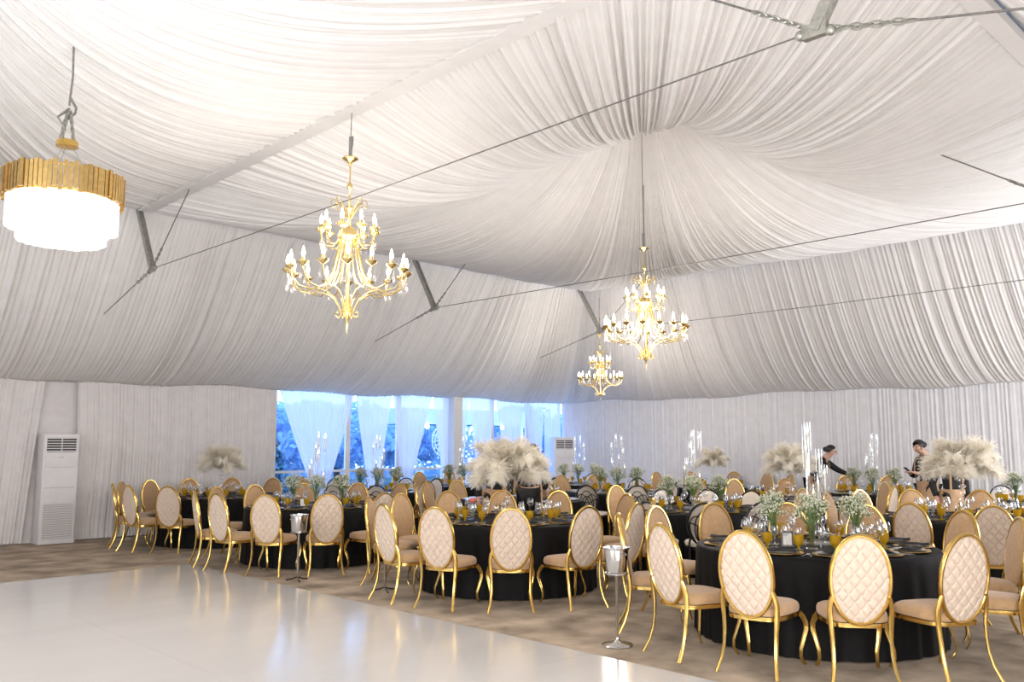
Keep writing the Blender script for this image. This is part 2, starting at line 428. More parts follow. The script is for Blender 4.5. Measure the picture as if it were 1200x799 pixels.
tied(15.44, 16.5, 16.0, .5, .09, 'sheer white tied curtain, second full one right of the post', 57)
tied(16.5, 17.25, 16.95, .5, .09, 'sheer white tied curtain, third full one right of the post', 58)
o = hanging('sheer_curtain', (17.25, WY - .03), (17.9, WY - .03), 2.84, .03, M['sheer'], 59, density=.09, amp=.02, normal=NL)
tag(o, 'straight sheer white curtain in the far corner of the windows', 'curtain', 'sheer window curtains')

# ------------------------------------------------------------------ outdoors
struct(MB().box((18, 34, -.12), (70, 34.8, .1)).build('ground', M['grass'], smooth=False))
def leafy(name, mat, n, fn, size, parent, seed):
    g = np.random.default_rng(seed); V = np.zeros((n * 4, 3))
    for k in range(n):
        c = np.array(fn(g)); d = g.normal(size=3); d /= np.linalg.norm(d); e = np.cross(d, g.normal(size=3)); e /= np.linalg.norm(e) + 1e-9
        s = size * g.uniform(.6, 1.3)
        V[k * 4:k * 4 + 4] = [c - d * s, c - e * s * .5, c + d * s, c + e * s * .5]
    return np_mesh(name, V, np.arange(n * 4).reshape(-1, 4), mat, parent)
def conifer(x, y, h, rad, lab, seed):
    r = empty('conifer_tree', (x, y, -.07), 0, lab, 'tree', 'trees outside the windows')
    MB().tube([(0, 0, 0), (0, 0, h * .9)], [.08, .02]).build('trunk', M['bark'], r)
    def fn(g):
        t = g.uniform(0, 1) ** .7; a = g.uniform(0, 2 * PI); lay = .65 + .35 * math.sin(t * 40)
        q = rad * (1 - t) * lay * g.uniform(.3, 1); return (q * math.cos(a), q * math.sin(a), .25 + t * (h - .25))
    leafy('crown', M['leafdark'], 2600, fn, .09, r, seed)
conifer(11.2, 20.2, 2.1, .7, 'small dark conifer just outside the first window', 61)
conifer(10.0, 19.2, 1.5, .6, 'low bushy conifer outside the left edge of the first window', 62)
def broad(x, y, h, rad, lab, seed):
    r = empty('leafy_tree', (x, y, -.07), 0, lab, 'tree', 'trees outside the windows')
    MB().tube([(0, 0, 0), (0, 0, h * .6)], [.14, .06]).build('trunk', M['bark'], r)
    def fn(g):
        d = g.normal(size=3); d /= np.linalg.norm(d); q = g.uniform(.5, 1) ** .5
        b = .8 + .2 * math.sin(d[0] * 7 + seed) * math.sin(d[2] * 6)
        return (d[0] * rad * q * b, d[1] * rad * q * b, h * .58 + d[2] * h * .42 * q * b)
    leafy('crown', M['leaf'], 3600, fn, .16, r, seed)
for k, (x, y, h, rd, lab) in enumerate([(14.5, 26, 3.4, 2.4, 'round bluish tree beyond the first window'), (18.5, 28.5, 3.6, 2.6, 'wide bluish tree beyond the second window'),
        (23.6, 31, 3.6, 2.4, 'pale leafy tree beyond the third window'), (28.8, 29, 3.8, 2.4, 'leafy tree seen left of the white post'), (34, 29.5, 3.8, 3., 'leafy tree seen right of the white post'), (40, 31, 4, 3., 'leafy tree beyond the last windows')]):
    broad(x, y, h, rd, lab, 70 + k)
# clipped hedge row behind the trees
hd = leafy('hedge', M['leaf'], 9000, lambda g: (g.uniform(6, 52), g.uniform(36, 37.5), g.uniform(0, 1) ** .8 * (2.7 + .35 * math.sin(g.uniform(0, 50)))), .22, None, 80)
tag(hd, 'long blue-green hedge outside beyond the windows', 'hedge', kind='stuff')
# low white pavilion with two lamps
pv = empty('garden_pavilion', (19.2, 22.6, -.07), 0, 'pale low garden pavilion outside the second window, two lamps under its eave', 'building')
MB().box((0, 0, 2.62), (5.4, 1.6, .5)).build('roof_fascia', M['stucco'], pv, smooth=False)
for x in (-2.6, 2.6): MB().box((x, -.7, 1.185), (.12, .12, 2.37)).build('post', M['frame_w'], pv, smooth=False)
for x in (-1.75, 1.55): MB().ball((x, -.84, 2.3), .075).build('lamp', M['lamp'], pv)
for k, (x, z, lab) in enumerate([(15.25, .85, 'left of the three pale round lattice ornaments outside the windows'), (16.25, 1.75, 'topmost of the three pale round lattice ornaments outside the windows'), (16.9, .8, 'right of the three pale round lattice ornaments outside the windows')]):
    mb = MB()
    for rr in (.42, .3, .12):
        mb.tube([(rr * .8 * math.cos(2 * PI * i / 32), 0, rr * math.sin(2 * PI * i / 32)) for i in range(32)], .025, 6, closed=True)
    for i in range(12):
        a = 2 * PI * i / 12; mb.tube([(.12 * .8 * math.cos(a), 0, .12 * math.sin(a)), (.3 * .8 * math.cos(a), 0, .3 * math.sin(a))], .018, 5)
        mb.tube([(.3 * .8 * math.cos(a), 0, .3 * math.sin(a)), (.42 * .8 * math.cos(a + .13), 0, .42 * math.sin(a + .13))], .018, 5)
    mb.tube([(0, 0, -.42), (0, 0, -z - .07)], .02, 6)
    o = mb.build('round_ornament', M['frame_w']); o.location = (x, 19.6, z); tag(o, lab, 'garden ornament', 'round ornaments outside')

# ------------------------------------------------------------------ tower air conditioners
def tower_ac(loc, rz, lab):
    r = empty('tower_air_conditioner', loc, rz, lab, 'air conditioner')
    W, D, HH = .56, .34, 1.84
    MB().rbox((0, 0, HH / 2), (W, D, HH), .012).build('cabinet', M['white'], r)
    y = -D / 2 - .004
    MB().box((0, y, 1.655), (W - .1, .012, .24)).build('outlet_recess', M['vent'], r, smooth=False)
    mb = MB()
    for k in range(6): mb.box((0, y - .01, 1.56 + .043 * k - .01), (W - .1, .02, .016))
    mb.box((0, y - .012, 1.655), (.012, .02, .24)); mb.build('outlet_louvre', M['white'], r, smooth=False)
    MB().rbox((0, y - .004, 1.37), (W - .06, .02, .19), .006).build('control_panel', M['white'], r)
    mb = MB().box((0, y - .018, 1.445), (.075, .006, .012)); mb.build('badge', M['grey'], r, smooth=False)
    MB().box((0, y, .935), (W - .09, .012, .007)).build('seam', M['grey'], r, smooth=False)
    MB().box((0, y, .38), (W - .1, .012, .58)).build('intake_recess', M['grey'], r, smooth=False)
    mb = MB()
    for k in range(20): mb.box((0, y - .008, .105 + .0292 * k), (W - .1, .018, .015))
    mb.build('intake_grille', M['white'], r, smooth=False)
    MB().box((0, 0, .03), (W + .01, D + .01, .05)).build('plinth', M['white'], r, smooth=False)
tower_ac((4.91, 16.19 - .0, .0), 0, 'tall white tower air conditioner standing between the curtains on the left')
tower_ac((17.25, 15.75, 0), R(-30), 'tall white tower air conditioner in the far corner by the windows')

# ------------------------------------------------------------------ trusses
def chain(mb, a, b, n, r=.007):
    a, b = Vector(a), Vector(b); d = (b - a); L = d.length; d.normalize()
    s = d.orthogonal().normalized(); u = d.cross(s); ln = L / n * .72
    for k in range(n):
        c = a + d * (L * (k + .5) / n); w = s if k % 2 else u
        pts = [c + d * (ln * math.cos(t)) + w * (ln * .42 * math.sin(t)) for t in [2 * PI * i / 12 for i in range(12)]]
        mb.tube(pts, r, 5, closed=True)
def truss(x, zb, lab, far_only=False, ext=None):
    r = empty('roof_truss_tie', (x, YC, zb), 0, lab, 'truss tie')
    for sgn in ((1, -1)):
        q = 5.04 if sgn > 0 else -5.29; bt = Vector((0, q, 0)); tp = Vector((0, q + sgn * .65, 1.08))
        d = (tp - bt); ln = d.length; ang = math.atan2(d.y, d.z)
        mb = MB().box(bt + d * .5, (.075, .075, ln), M=Matrix.Rotation(-ang, 4, 'X')); st = mb.build('strut', M['steel'], r, smooth=False)
        mb = MB().box(bt, (.05, .16, .09)); mb.ball(bt + Vector((0, -.1 * sgn, 0)), .035); mb.ball(bt + Vector((0, .1 * sgn, -.03)), .035); mb.build('clevis', M['steel'], r)
        e1 = bt + Vector((0, sgn * 2.0, -.50)); e2 = Vector((0, sgn * 3.87, .95))
        for nm, e in (('eave_cable', e1), ('rafter_cable', e2)):
            c0 = bt + (e - bt) * .05; c1 = bt + (e - bt) * .3
            cb = MB().tube([c1, e], .008, 6).build(nm, M['cable'], r)
            mb = MB(); chain(mb, c0, c1, 8); mb.tube([c0, c1], .006, 5); mb.build('chain', M['steel'], cb)
    MB().tube([(0, 4.97, 0), (0, 0, -.02), (0, -5.2, 0)], .0065, 6).build('tie_cable', M['cable'], r)
truss(X1 - .05, 4.23, 'steel struts and tie cable crossing the tent nearest the camera')
truss(10.34, 4.23, 'steel struts and tie cable crossing the middle of the tent')
truss(15.23, 4.23, 'steel struts and tie cable by the end wall')

# ------------------------------------------------------------------ chandeliers
def candle_chandelier(loc, wire_top, sc, lab):
    """loc: z of the canopy top"""
    r = empty('candle_chandelier', loc, R(11), lab, 'chandelier', 'gold candle chandeliers')
    r.scale = (sc,) * 3
    G = M['gold3']
    mb = MB(); w = (wire_top - loc[2]) / sc
    mb.tube([(.01, 0, w), (.012, .01, w * .6), (0, 0, .0)], .006, 6); mb.tube([(.03, .0, w * .45), (.05, .02, w * .3), (.02, 0, .1), (0, 0, .02)], .009, 6)
    mb.tube([(.0, 0, .22), (.0, 0, .0)], .022, 8)
    mb.build('cord', M['cord'], r)
    MB().lathe([(0, 0), (.03, -.005), (.085, -.02), (.09, -.035), (.05, -.06), (.02, -.09), (.012, -.11)], 20).build('canopy', G, r)
    MB().lathe([(.009, -.1), (.009, -.3), (.03, -.33), (.034, -.37), (.012, -.40), (.012, -.55), (.045, -.6), (.02, -.66), (.02, -.8), (.10, -.86), (.13, -.93), (.06, -1.0), (.03, -1.06), (.018, -1.3), (.022, -1.6), (.05, -1.72), (.055, -1.8), (.02, -1.86), (.012, -1.92), (0, -2.02)], 16).build('column', G, r)
    # crown scrolls
    mb = MB()
    for k in range(8):
        a = 2 * PI * k / 8; c, s_ = math.cos(a), math.sin(a)
        P = [(q * c, q * s_, z) for q, z in [(.02, -.72), (.07, -.62), (.13, -.53), (.175, -.50), (.20, -.54), (.185, -.59), (.155, -.585)]]
        mb.tube(P, .006, 6)
    mb.build('crown_scroll', G, r)
    def arm(a, prof, cupz, cupr, tier):
        c, s_ = math.cos(a), math.sin(a)
        mb = MB().tube([(q * c, q * s_, z) for q, z in prof], .0078, 7)
        q, z = cupr, cupz; x, y = q * c, q * s_
        mb.lathe([(.008, z - .05), (.03, z - .035), (.058, z - .012), (.062, z), (.03, z + .002), (.017, z + .012), (.017, z + .05)], 12, (x, y, 0))
        am = mb.build('arm', G, r)
        MB().lathe([(0, z + .05), (.013, z + .055), (.020, z + .082), (.018, z + .108), (.007, z + .15), (0, z + .17)], 10, (x, y, 0)).build('bulb', M['bulb'], am)
        mb = MB(); g = random.Random(int(a * 100) + tier)
        for dx in (-.035, .035):
            L = g.uniform(.11, .17)
            mb.tube([(x - dx * s_, y + dx * c, z - .02), (x - dx * s_, y + dx * c, z - L)], .002, 4)
            mb.lathe([(0, z - L - .09), (.017, z - L - .06), (.010, z - L - .01), (0, z - L)], 6, (x - dx * s_, y + dx * c, 0))
        mb.build('crystal_drop', M['crystal'], am)
    for k in range(9):
        arm(2 * PI * k / 9 + .2, [(.10, -.95), (.17, -1.03), (.245, -1.03), (.29, -.97), (.30, -.89)], -.84, .30, 1)
    for k in range(16):
        arm(2 * PI * k / 16, [(.10, -.98), (.125, -1.12), (.17, -1.32), (.27, -1.48), (.42, -1.55), (.55, -1.52), (.625, -1.44), (.645, -1.36)], -1.31, .645, 2)
    # lower bell of scrolls
    mb = MB()
    for k in range(8):
        a = 2 * PI * (k + .5) / 8; c, s_ = math.cos(a), math.sin(a)
        mb.tube([(q * c, q * s_, z) for q, z in [(.36, -1.53), (.24, -1.56), (.15, -1.62), (.09, -1.72), (.06, -1.80), (.1, -1.83), (.135, -1.80), (.125, -1.765), (.1, -1.775)]], .007, 6)
    mb.build('base_scroll', G, r)
    mb = MB()
    for k in range(24):
        a = 2 * PI * k / 24; mb.lathe([(0, -1.12), (.012, -1.09), (.008, -1.04), (0, -1.02)], 6, (.115 * math.cos(a), .115 * math.sin(a), 0))
    mb.build('crystal_skirt', M['crystal'], r)
    return r
candle_chandelier((5.042, 7.640, 4.716), 5.231, 0.955, 'large gold candle chandelier hanging from the fabric-covered beam, nearest of three')
candle_chandelier((10.218, 7.669, 4.563), 6.664, 0.917, 'gold candle chandelier under the fabric peak in mid tent')
candle_chandelier((15.137, 12.654, 4.152), 4.992, 0.764, 'smallest gold candle chandelier, low by the far corner')

def drum():
    r = empty('crystal_drum_chandelier', (2.35, 8.0, 4.30), 0, 'round gold-banded crystal drum chandelier hanging at upper left', 'chandelier')
    G = M['gold2']
    mb = MB(); mb.tube([(0, 0, .98), (.012, 0, .6), (0, .01, .33)], .010, 6); mb.tube([(.0, 0, .40), (.06, .02, .33), (.05, 0, .27), (-.01, 0, .2)], .012, 6); mb.tube([(0, 0, .3), (-.09, 0, .2), (-.05, 0, .14), (.02, 0, .26)], .011, 6)
    mb.build('cord', M['cord'], r)
    mb = MB()
    for k in range(4):
        a = k * PI / 2 + .4; chain(mb, (.015 * math.cos(a), .015 * math.sin(a), .27), (.07 * math.cos(a), .07 * math.sin(a), .01), 7, .006)
    mb.build('chain', M['steel'], r)
    MB().lathe([(0, .0), (.085, 0), (.09, -.01), (.09, -.05), (0, -.055)], 24).build('canopy', M['gold'], r)
    mb = MB()
    for k in range(3):
        a = 2 * PI * k / 3; mb.tube([(.05 * math.cos(a), .05 * math.sin(a), -.05), (.25 * math.cos(a), .25 * math.sin(a), -.38)], .0025, 4)
    mb.build('suspension_wire', M['steel'], r)
    dr = empty('drum', (0, 0, 0)); dr.parent = r
    # gold slats
    n = 78; Rr = .475
    g = random.Random(3); mb = MB()
    for k in range(n):
        a = 2 * PI * k / n; dz = g.choice((-.012, 0, .0, .014)); q = Rr - g.choice((0, .012))
        mb.box((q * math.cos(a), q * math.sin(a), -.435 + dz), (.022, .030, .235), rz=a)
    mb.build('gold_band', G, r, smooth=False)
    bpy.data.objects.remove(dr)
    mb = MB()
    for rr, z in ((.45, -.33), (.45, -.54), (.36, -.54)): mb.tube([(rr * math.cos(2 * PI * i / 48), rr * math.sin(2 * PI * i / 48), z) for i in range(48)], .008, 6, closed=True)
    mb.build('ring_frame', M['gold'], r)
    for nm, rr, z0, z1, n in (('upper_crystal_tier', .435, -.52, -.79, 90), ('lower_crystal_tier', .345, -.56, -.90, 72)):
        mb = MB()
        for k in range(n):
            a = 2 * PI * k / n; mb.box((rr * math.cos(a), rr * math.sin(a), (z0 + z1) / 2 + g.uniform(-.008, .008)), (.02, .024, z0 - z1), rz=a)
        mb.build(nm, M['drumglow'], r, smooth=False)
    mb = MB().lathe([(0, -.86), (.33, -.87)], 40); mb.build('diffuser', M['drumglow'], r)
    return r
drum()

# ------------------------------------------------------------------ chairs
def ell(n, a, b): return [(a * math.cos(2 * PI * i / n), b * math.sin(2 * PI * i / n)) for i in range(n)]
def seat_outline(n=56, front=.245, rear=.205, dep=.25):
    out = []
    for i in range(n):
        t = 2 * PI * i / n; c, s_ = math.cos(t), math.sin(t); p = .55
        x = math.copysign(abs(c) ** p, c); y = math.copysign(abs(s_) ** p, s_)
        w = rear + (front - rear) * (y + 1) / 2
        out.append((x * w, y * dep))
    return out
def loft(mb, outline, layers, c=(0, 0)):
    n = len(outline); vs = []; 
    for s_, z in layers: vs += [(x * s_ + c[0], y * s_ + c[1], z) for x, y in outline]
    fs = [(j * n + i, j * n + (i + 1) % n, (j + 1) * n + (i + 1) % n, (j + 1) * n + i) for j in range(len(layers) - 1) for i in range(n)]
    fs += [tuple(range(n - 1, -1, -1)), tuple((len(layers) - 1) * n + i for i in range(n))]
    return mb.add(vs, fs)

def gold_chair():
    r = empty('oval_back_chair'); r['category'] = 'chair'
    tl = R(9); C0 = Vector((0, -.268, .708)); T = Vector((0, -math.sin(tl), math.cos(tl))); N = Vector((0, -math.cos(tl), -math.sin(tl)))
    A, B = .200, .312
    P = lambda u, v, n=0: C0 + Vector((u, 0, 0)) + T * v + N * n
    out = seat_outline()
    loft(MB(), out, [(.90, .405), (.985, .412), (1.0, .43), (.995, .452), (.96, .472), (.86, .486), (.6, .497), (.3, .501), (.05, .502)], (0, .02)).build('seat', M['velvet'], r)
    loft(MB(), out, [(.9, .375), (.99, .376), (.995, .392), (.99, .405), (.9, .406)], (0, .02)).build('seat_rail', M['gold'], r, sharp=30)
    # padded inner face
    mb = MB(); n = 48; rings = 8; vs = []
    for j in range(rings + 1):
        q = j / rings; h = -.012 - .03 * math.sqrt(max(0, 1 - q ** 2.4)) if q < 1 else 0
        vs += [P(A * .97 * q * math.cos(2 * PI * i / n), B * .98 * q * math.sin(2 * PI * i / n), h) for i in range(n)]
    mb.add(vs, [(j * n + i, j * n + (i + 1) % n, (j + 1) * n + (i + 1) % n, (j + 1) * n + i) for j in range(rings) for i in range(n)]).build('backrest', M['velvet'], r)
    # quilted outer face: raised diamonds
    pu, pv, sub = .082, .104, 10; K = 9; N_ = 2 * K * sub; idx = {}; vs = []; fs = []
    def vert(i, j):
        if (i, j) in idx: return idx[i, j]
        a, b = i / sub - K, j / sub - K; u = (a + b) / 2 * pu; v = (a - b) / 2 * pv
        fa, fb = a - math.floor(a + 1e-9), b - math.floor(b + 1e-9)
        h = (1 - abs(2 * fa - 1) ** 5) * (1 - abs(2 * fb - 1) ** 5)
        e = (u / A) ** 2 + (v / B) ** 2
        idx[i, j] = len(vs); vs.append(P(u, v, .002 + .013 * h ** .8 * min(1, .25 + 2.2 * max(0, 1 - e)) + .014 * max(0, 1 - e))); return idx[i, j]
    for i in range(N_):
        for j in range(N_):
            a, b = (i + .5) / sub - K, (j + .5) / sub - K; u = (a + b) / 2 * pu; v = (a - b) / 2 * pv
            if (u / A) ** 2 + (v / B) ** 2 < .985: fs.append((vert(i, j), vert(i + 1, j), vert(i + 1, j + 1), vert(i, j + 1)))
    MB().add(vs, fs).build('quilted_back', M['quilt'], r, sharp=80)
    MB().tube([P(A * math.cos(2 * PI * i / 64), B * math.sin(2 * PI * i / 64)) for i in range(64)], 1, 8, closed=True, flat=(.015, .021)).build('back_frame', M['gold'], r)
    for sx in (-1, 1):
        pts = [(.186, -.262, .60), (.200, -.250, .555), (.207, -.236, .50), (.204, -.228, .44), (.200, -.226, .38), (.196, -.232, .30), (.196, -.246, .2), (.204, -.278, .1), (.226, -.330, .0)]
        MB().tube([(x * sx, y, z) for x, y, z in pts], [1, 1.2, 1.25, 1.25, 1.15, 1, .95, .9, .9], 8, flat=(.013, .017)).build('leg', M['gold'], r)
        pts = [(.205, .222, .39), (.222, .246, .36), (.238, .268, .31), (.238, .270, .26), (.222, .252, .19), (.207, .234, .12), (.205, .234, .06), (.214, .254, .02), (.222, .268, .0)]
        MB().tube([(x * sx, y, z) for x, y, z in pts], [1.5, 1.5, 1.3, 1.15, 1, .9, .85, .9, .95], 8, flat=(.016, .008), up=(0, 1, 0)).build('leg', M['gold'], r)
    return Proto(r)

def lattice_chair():
    r = empty('lattice_back_chair'); r['category'] = 'chair'
    tl = R(9); C0 = Vector((0, -.25, .70)); T = Vector((0, -math.sin(tl), math.cos(tl))); N = Vector((0, -math.cos(tl), -math.sin(tl)))
    A, B = .205, .255; P = lambda u, v, n=0: C0 + Vector((u, 0, 0)) + T * v + N * n
    out = seat_outline(front=.24, rear=.2, dep=.235)
    loft(MB(), out, [(.9, .43), (.98, .432), (1, .445), (.98, .468), (.9, .482), (.6, .49), (.1, .492)], (0, .02)).build('seat', M['padwhite'], r)
    loft(MB(), out, [(.9, .395), (.98, .396), (.98, .43), (.9, .431)], (0, .02)).build('seat_rail', M['black'], r, sharp=30)
    mb = MB(); n = 40; vs = []
    for j in range(7):
        q = j / 6; vs += [P(A * .9 * q * math.cos(2 * PI * i / n), B * .9 * q * math.sin(2 * PI * i / n), -.016 - .022 * math.sqrt(max(0, 1 - q * q))) for i in range(n)]
    mb.add(vs, [(j * n + i, j * n + (i + 1) % n, (j + 1) * n + (i + 1) % n, (j + 1) * n + i) for j in range(6) for i in range(n)]).build('back_pad', M['padwhite'], r)
    MB().tube([P(A * math.cos(2 * PI * i / 56), B * math.sin(2 * PI * i / 56)) for i in range(56)], 1, 8, closed=True, flat=(.013, .016)).build('back_frame', M['black'], r)
    mb = MB()
    for k, (sc, lean) in enumerate([(.42, 0), (.62, 0), (.80, 0), (.74, .42), (.74, -.42), (.74, .85), (.74, -.85)]):
        pts = []
        for i in range(40):
            a = 2 * PI * i / 40 - PI / 2; u = A * sc * .72 * math.cos(a); v = B * sc * (1 + math.sin(a))
            u, v = u * math.cos(lean) + v * math.sin(lean) * .8, v * math.cos(lean) - u * math.sin(lean) * .8
            v -= B * .98
            e = math.sqrt((u / A) ** 2 + (v / B) ** 2)
            if e > .985: u, v = u / e * .985, v / e * .985
            pts.append(P(u, v, .006))
        mb.tube(pts, .0075, 6, closed=True)
    mb.build('back_lattice', M['black'], r)
    for sx in (-1, 1):
        MB().tube([(sx * x, y, z) for x, y, z in [(.165, -.232, .56), (.185, -.222, .48), (.188, -.218, .40), (.186, -.235, .2), (.195, -.285, 0)]], .014, 8).build('leg', M['black'], r)
        MB().tube([(sx * x, y, z) for x, y, z in [(.2, .215, .42), (.205, .222, .2), (.212, .24, 0)]], [.017, .014, .011], 8).build('leg', M['black'], r)
    return Proto(r)
PG, PL = gold_chair(), lattice_chair()

TB = dict(T1=(7.4, 3.75), T2=(7.3, 7.55), T3=(6.95, 11.2), T4=(7.0, 14.35), T6=(11.4, 3.75), T5=(10.3, 6.95), T8=(10.1, 10.15), T9=(9.9, 13.82),
          T10=(13.3, 7.15), T11=(13.05, 10.5), T12=(15.0, 13.2), T13=(12.7, 14.5), T14=(16.0, 6.9), T15=(14.9, 3.9), T16=(16.05, 10.35))
TN = dict(T1='the front right candle-tube table', T2='the front centre feather table', T3='the front left candle-tube table', T4='the feather table by the cream curtain',
          T6='the right-hand feather table', T5='the middle candle-tube table', T8='the table behind the centre feathers', T9='the candle-tube table before the first windows',
          T10='the feather table by the bending waiter', T11='the far middle candle-tube table', T12='the table by the corner air conditioner', T13='the table under the far windows',
          T14='the far right candle-tube table', T15='the table at the right edge', T16='the feather table by the end wall')
SEATS = dict(
    T1='9 36 63 91 128 164.5 190.5 217 243.5 275 308 335', T2='22 48.5 75 101.5 128 174 200 227 254 281 308 343', T3='9 36 66 93 120 163 189.5 216 242.5 269',
    T4='4 31 57.5 84 110.5 137 163 190 216.5', T6='14 44 71 98 150 178 205', T5='3L 27L 51L 78 194.5L 218L 242L 330',
    T8='60 87 114 141', T9='9L 34L 86L 115 207L 233L 264 342', T10='30 62 90 270 323', T11='0L 25L 55 82 170 200L 230L', T12='30L 269L 205L',
    T13='7 34 61 88 115', T14='14 41 319L 346L', T15='35L 8', T16='17 50 80 349 322')
ORD = ['first', 'second', 'third', 'fourth', 'fifth', 'sixth', 'seventh', 'eighth', 'ninth', 'tenth', 'eleventh', 'twelfth', 'thirteenth', 'fourteenth']
SR = 1.40
def side_of(T, P):
    """near or far side of the table as the camera sees it"""
    c = Vector(TB[T]); d = Vector(P[:2]) - c
    return 'near' if d.dot(c.normalized()) < 0 else 'far'
def ranked(items, T):
    """items: list of dict(pos, ...) -> adds rank words: ordinal from the left on the near/far side"""
    for sd in ('near', 'far'):
        row = sorted([i for i in items if side_of(T, i['pos']) == sd], key=lambda i: px_of(i['pos'])[0])
        for k, i in enumerate(row): i['where'] = ('only one' if len(row) == 1 else ORD[k] + ' from left') + ', %s side' % sd
    return items
for T, s in SEATS.items():
    its = []
    for w in s.split():
        L = w.endswith('L'); a = R(float(w.rstrip('L'))); tx, ty = TB[T]
        its.append(dict(pos=(tx + SR * math.cos(a), ty + SR * math.sin(a), 0), a=a, L=L))
    for i in its:
        v = Vector(i['pos'][:2]).normalized(); toward = -(math.cos(i['a']) * v.x + math.sin(i['a']) * v.y)
        i['look'] = 'black lattice-back' if i['L'] else 'quilted-back gold' if toward > .15 else 'edge-on gold' if abs(toward) <= .15 else 'plain-front gold'
    for i in its:
        row = sorted([j for j in its if j['look'] == i['look'] and side_of(T, j['pos']) == side_of(T, i['pos'])], key=lambda j: px_of(j['pos'])[0])
        lab = '%s %s chair from left, %s side of %s' % (ORD[row.index(i)], i['look'], side_of(T, i['pos']), TN[T])
        if len(row) == 1: lab = 'only %s chair on the %s side of %s' % (i['look'], side_of(T, i['pos']), TN[T])
        (PL if i['L'] else PG).place(i['pos'], i['a'] + PI / 2 + random.uniform(-.04, .04), lab, 'black lattice-back chairs' if i['L'] else 'gold oval-back chairs')

# ------------------------------------------------------------------ tables and settings
TR = 1.02
def cloth_mesh():
    n = 220; pr = [(0, .765), (.5, .765), (.9, .765), (TR - .02, .764), (TR - .004, .757), (TR + .004, .74)]
    k = np.arange(n) / n; fold = pleat1d(n, 26, 5, sharp=1.2)
    V = []
    for q, z in pr: V.append(np.column_stack([max(q, .001) * np.cos(2 * PI * k), max(q, .001) * np.sin(2 * PI * k), np.full(n, z)]))
    for j in range(1, 13):
        t = j / 12; q = TR + .006 + .018 * t + .030 * fold * t ** .7
        V.append(np.column_stack([q * np.cos(2 * PI * k), q * np.sin(2 * PI * k), np.full(n, .74 - .728 * t)]))
    return np_mesh('tablecloth', np.concatenate(V), grid_faces(n, len(pr) + 12, True), M['cloth'])
def table():
    r = empty('banquet_table'); r['category'] = 'table'
    MB().lathe([(0, .725), (TR - .03, .725), (TR - .03, .755), (0, .755)], 48).build('tabletop', M['bark'], r)
    MB().lathe([(.0, 0), (.34, 0), (.34, .03), (.05, .06), (.045, .70), (.3, .72), (0, .722)], 24).build('pedestal', M['steel'], r)
    return Proto(r)
PT = table(); cl0 = cloth_mesh(); cl0['category'] = 'tablecloth'; PC = Proto(cl0)
ZT = .768
def simple(name, cat, mb, mat, sharp=50):
    o = mb.build(name, mat); o['category'] = cat; return o
# charger with plate on it
ch = empty('place_setting_plate'); ch['category'] = 'plate'
MB().lathe([(0, 0), (.09, 0), (.158, .008), (.162, .011), (.155, .012), (.1, .006), (0, .005)], 32).build('charger', M['charger'], ch)
MB().lathe([(.155, .0121), (.163, .0105), (.163, .0135), (.155, .0145)], 32).build('gold_rim', M['gold'], ch)
MB().lathe([(0, .013), (.07, .013), (.125, .022), (.128, .025), (.12, .025), (.075, .018), (0, .017)], 32).build('dinner_plate', M['plate'], ch)
PCH = Proto(ch)
PPL = Proto(simple('place_setting_plate', 'plate', MB().lathe([(0, 0), (.09, 0), (.158, .008), (.162, .012), (.155, .012), (.1, .006), (0, .005)], 24), M['plate']))
mb = MB(); g = lambda u, v: Vector(((u - .5) * .13, (v - .5) * .24, .0295 + .012 * math.sin(PI * u) + .003 * math.sin(9 * v + 5 * u)))
mb.grid(g, 10, 10); mb.grid(lambda u, v: Vector(((.5 - u) * .13, (v - .5) * .24, .0262)), 10, 10)
PN = Proto(simple('napkin', 'napkin', mb, M['blacktex']))
PGB = Proto(simple('amber_goblet', 'goblet', MB().lathe([(0, 0), (.036, .001), (.036, .005), (.01, .012), (.008, .03), (.012, .045), (.034, .06), (.040, .09), (.042, .135), (.039, .135), (.037, .09), (.03, .064), (0, .055)], 16), M['amber']))
wg = lambda h, b: MB().lathe([(0, 0), (.037, .001), (.037, .004), (.006, .012), (.004, h * .5), (.012, h * .54), (b, h * .68), (b * 1.04, h * .8), (b * .8, h), (b * .77, h), (b * 1.0, h * .8), (b * .96, h * .69), (.008, h * .56), (0, h * .55)], 16)
PW1 = Proto(simple('wine_glass', 'wine glass', wg(.215, .042), M['glass']))
PW2 = Proto(simple('water_glass', 'wine glass', wg(.185, .036), M['glass']))
mb = MB().tube([(0, -.1, .004), (0, 0, .004), (0, .03, .004)], 1, 6, flat=(.006, .003), up=(0, 0, 1)); mb.tube([(0, .03, .004), (0, .06, .004), (.002, .115, .004)], [.6, 1, .5], 6, flat=(.011, .0015), up=(0, 0, 1))
PKN = Proto(simple('table_knife', 'knife', mb, M['silver']))
mb = MB().tube([(0, -.1, .004), (0, 0, .005), (0, .035, .006)], 1, 6, flat=(.006, .003), up=(0, 0, 1)); mb.tube([(0, .035, .006), (0, .05, .005), (0, .065, .004)], 1, 6, flat=(.011, .002), up=(0, 0, 1))
for dx in (-.008, -.003, .003, .008): mb.tube([(dx, .062, .004), (dx, .105, .006)], .0016, 5)
PFK = Proto(simple('table_fork', 'fork', mb, M['silver']))

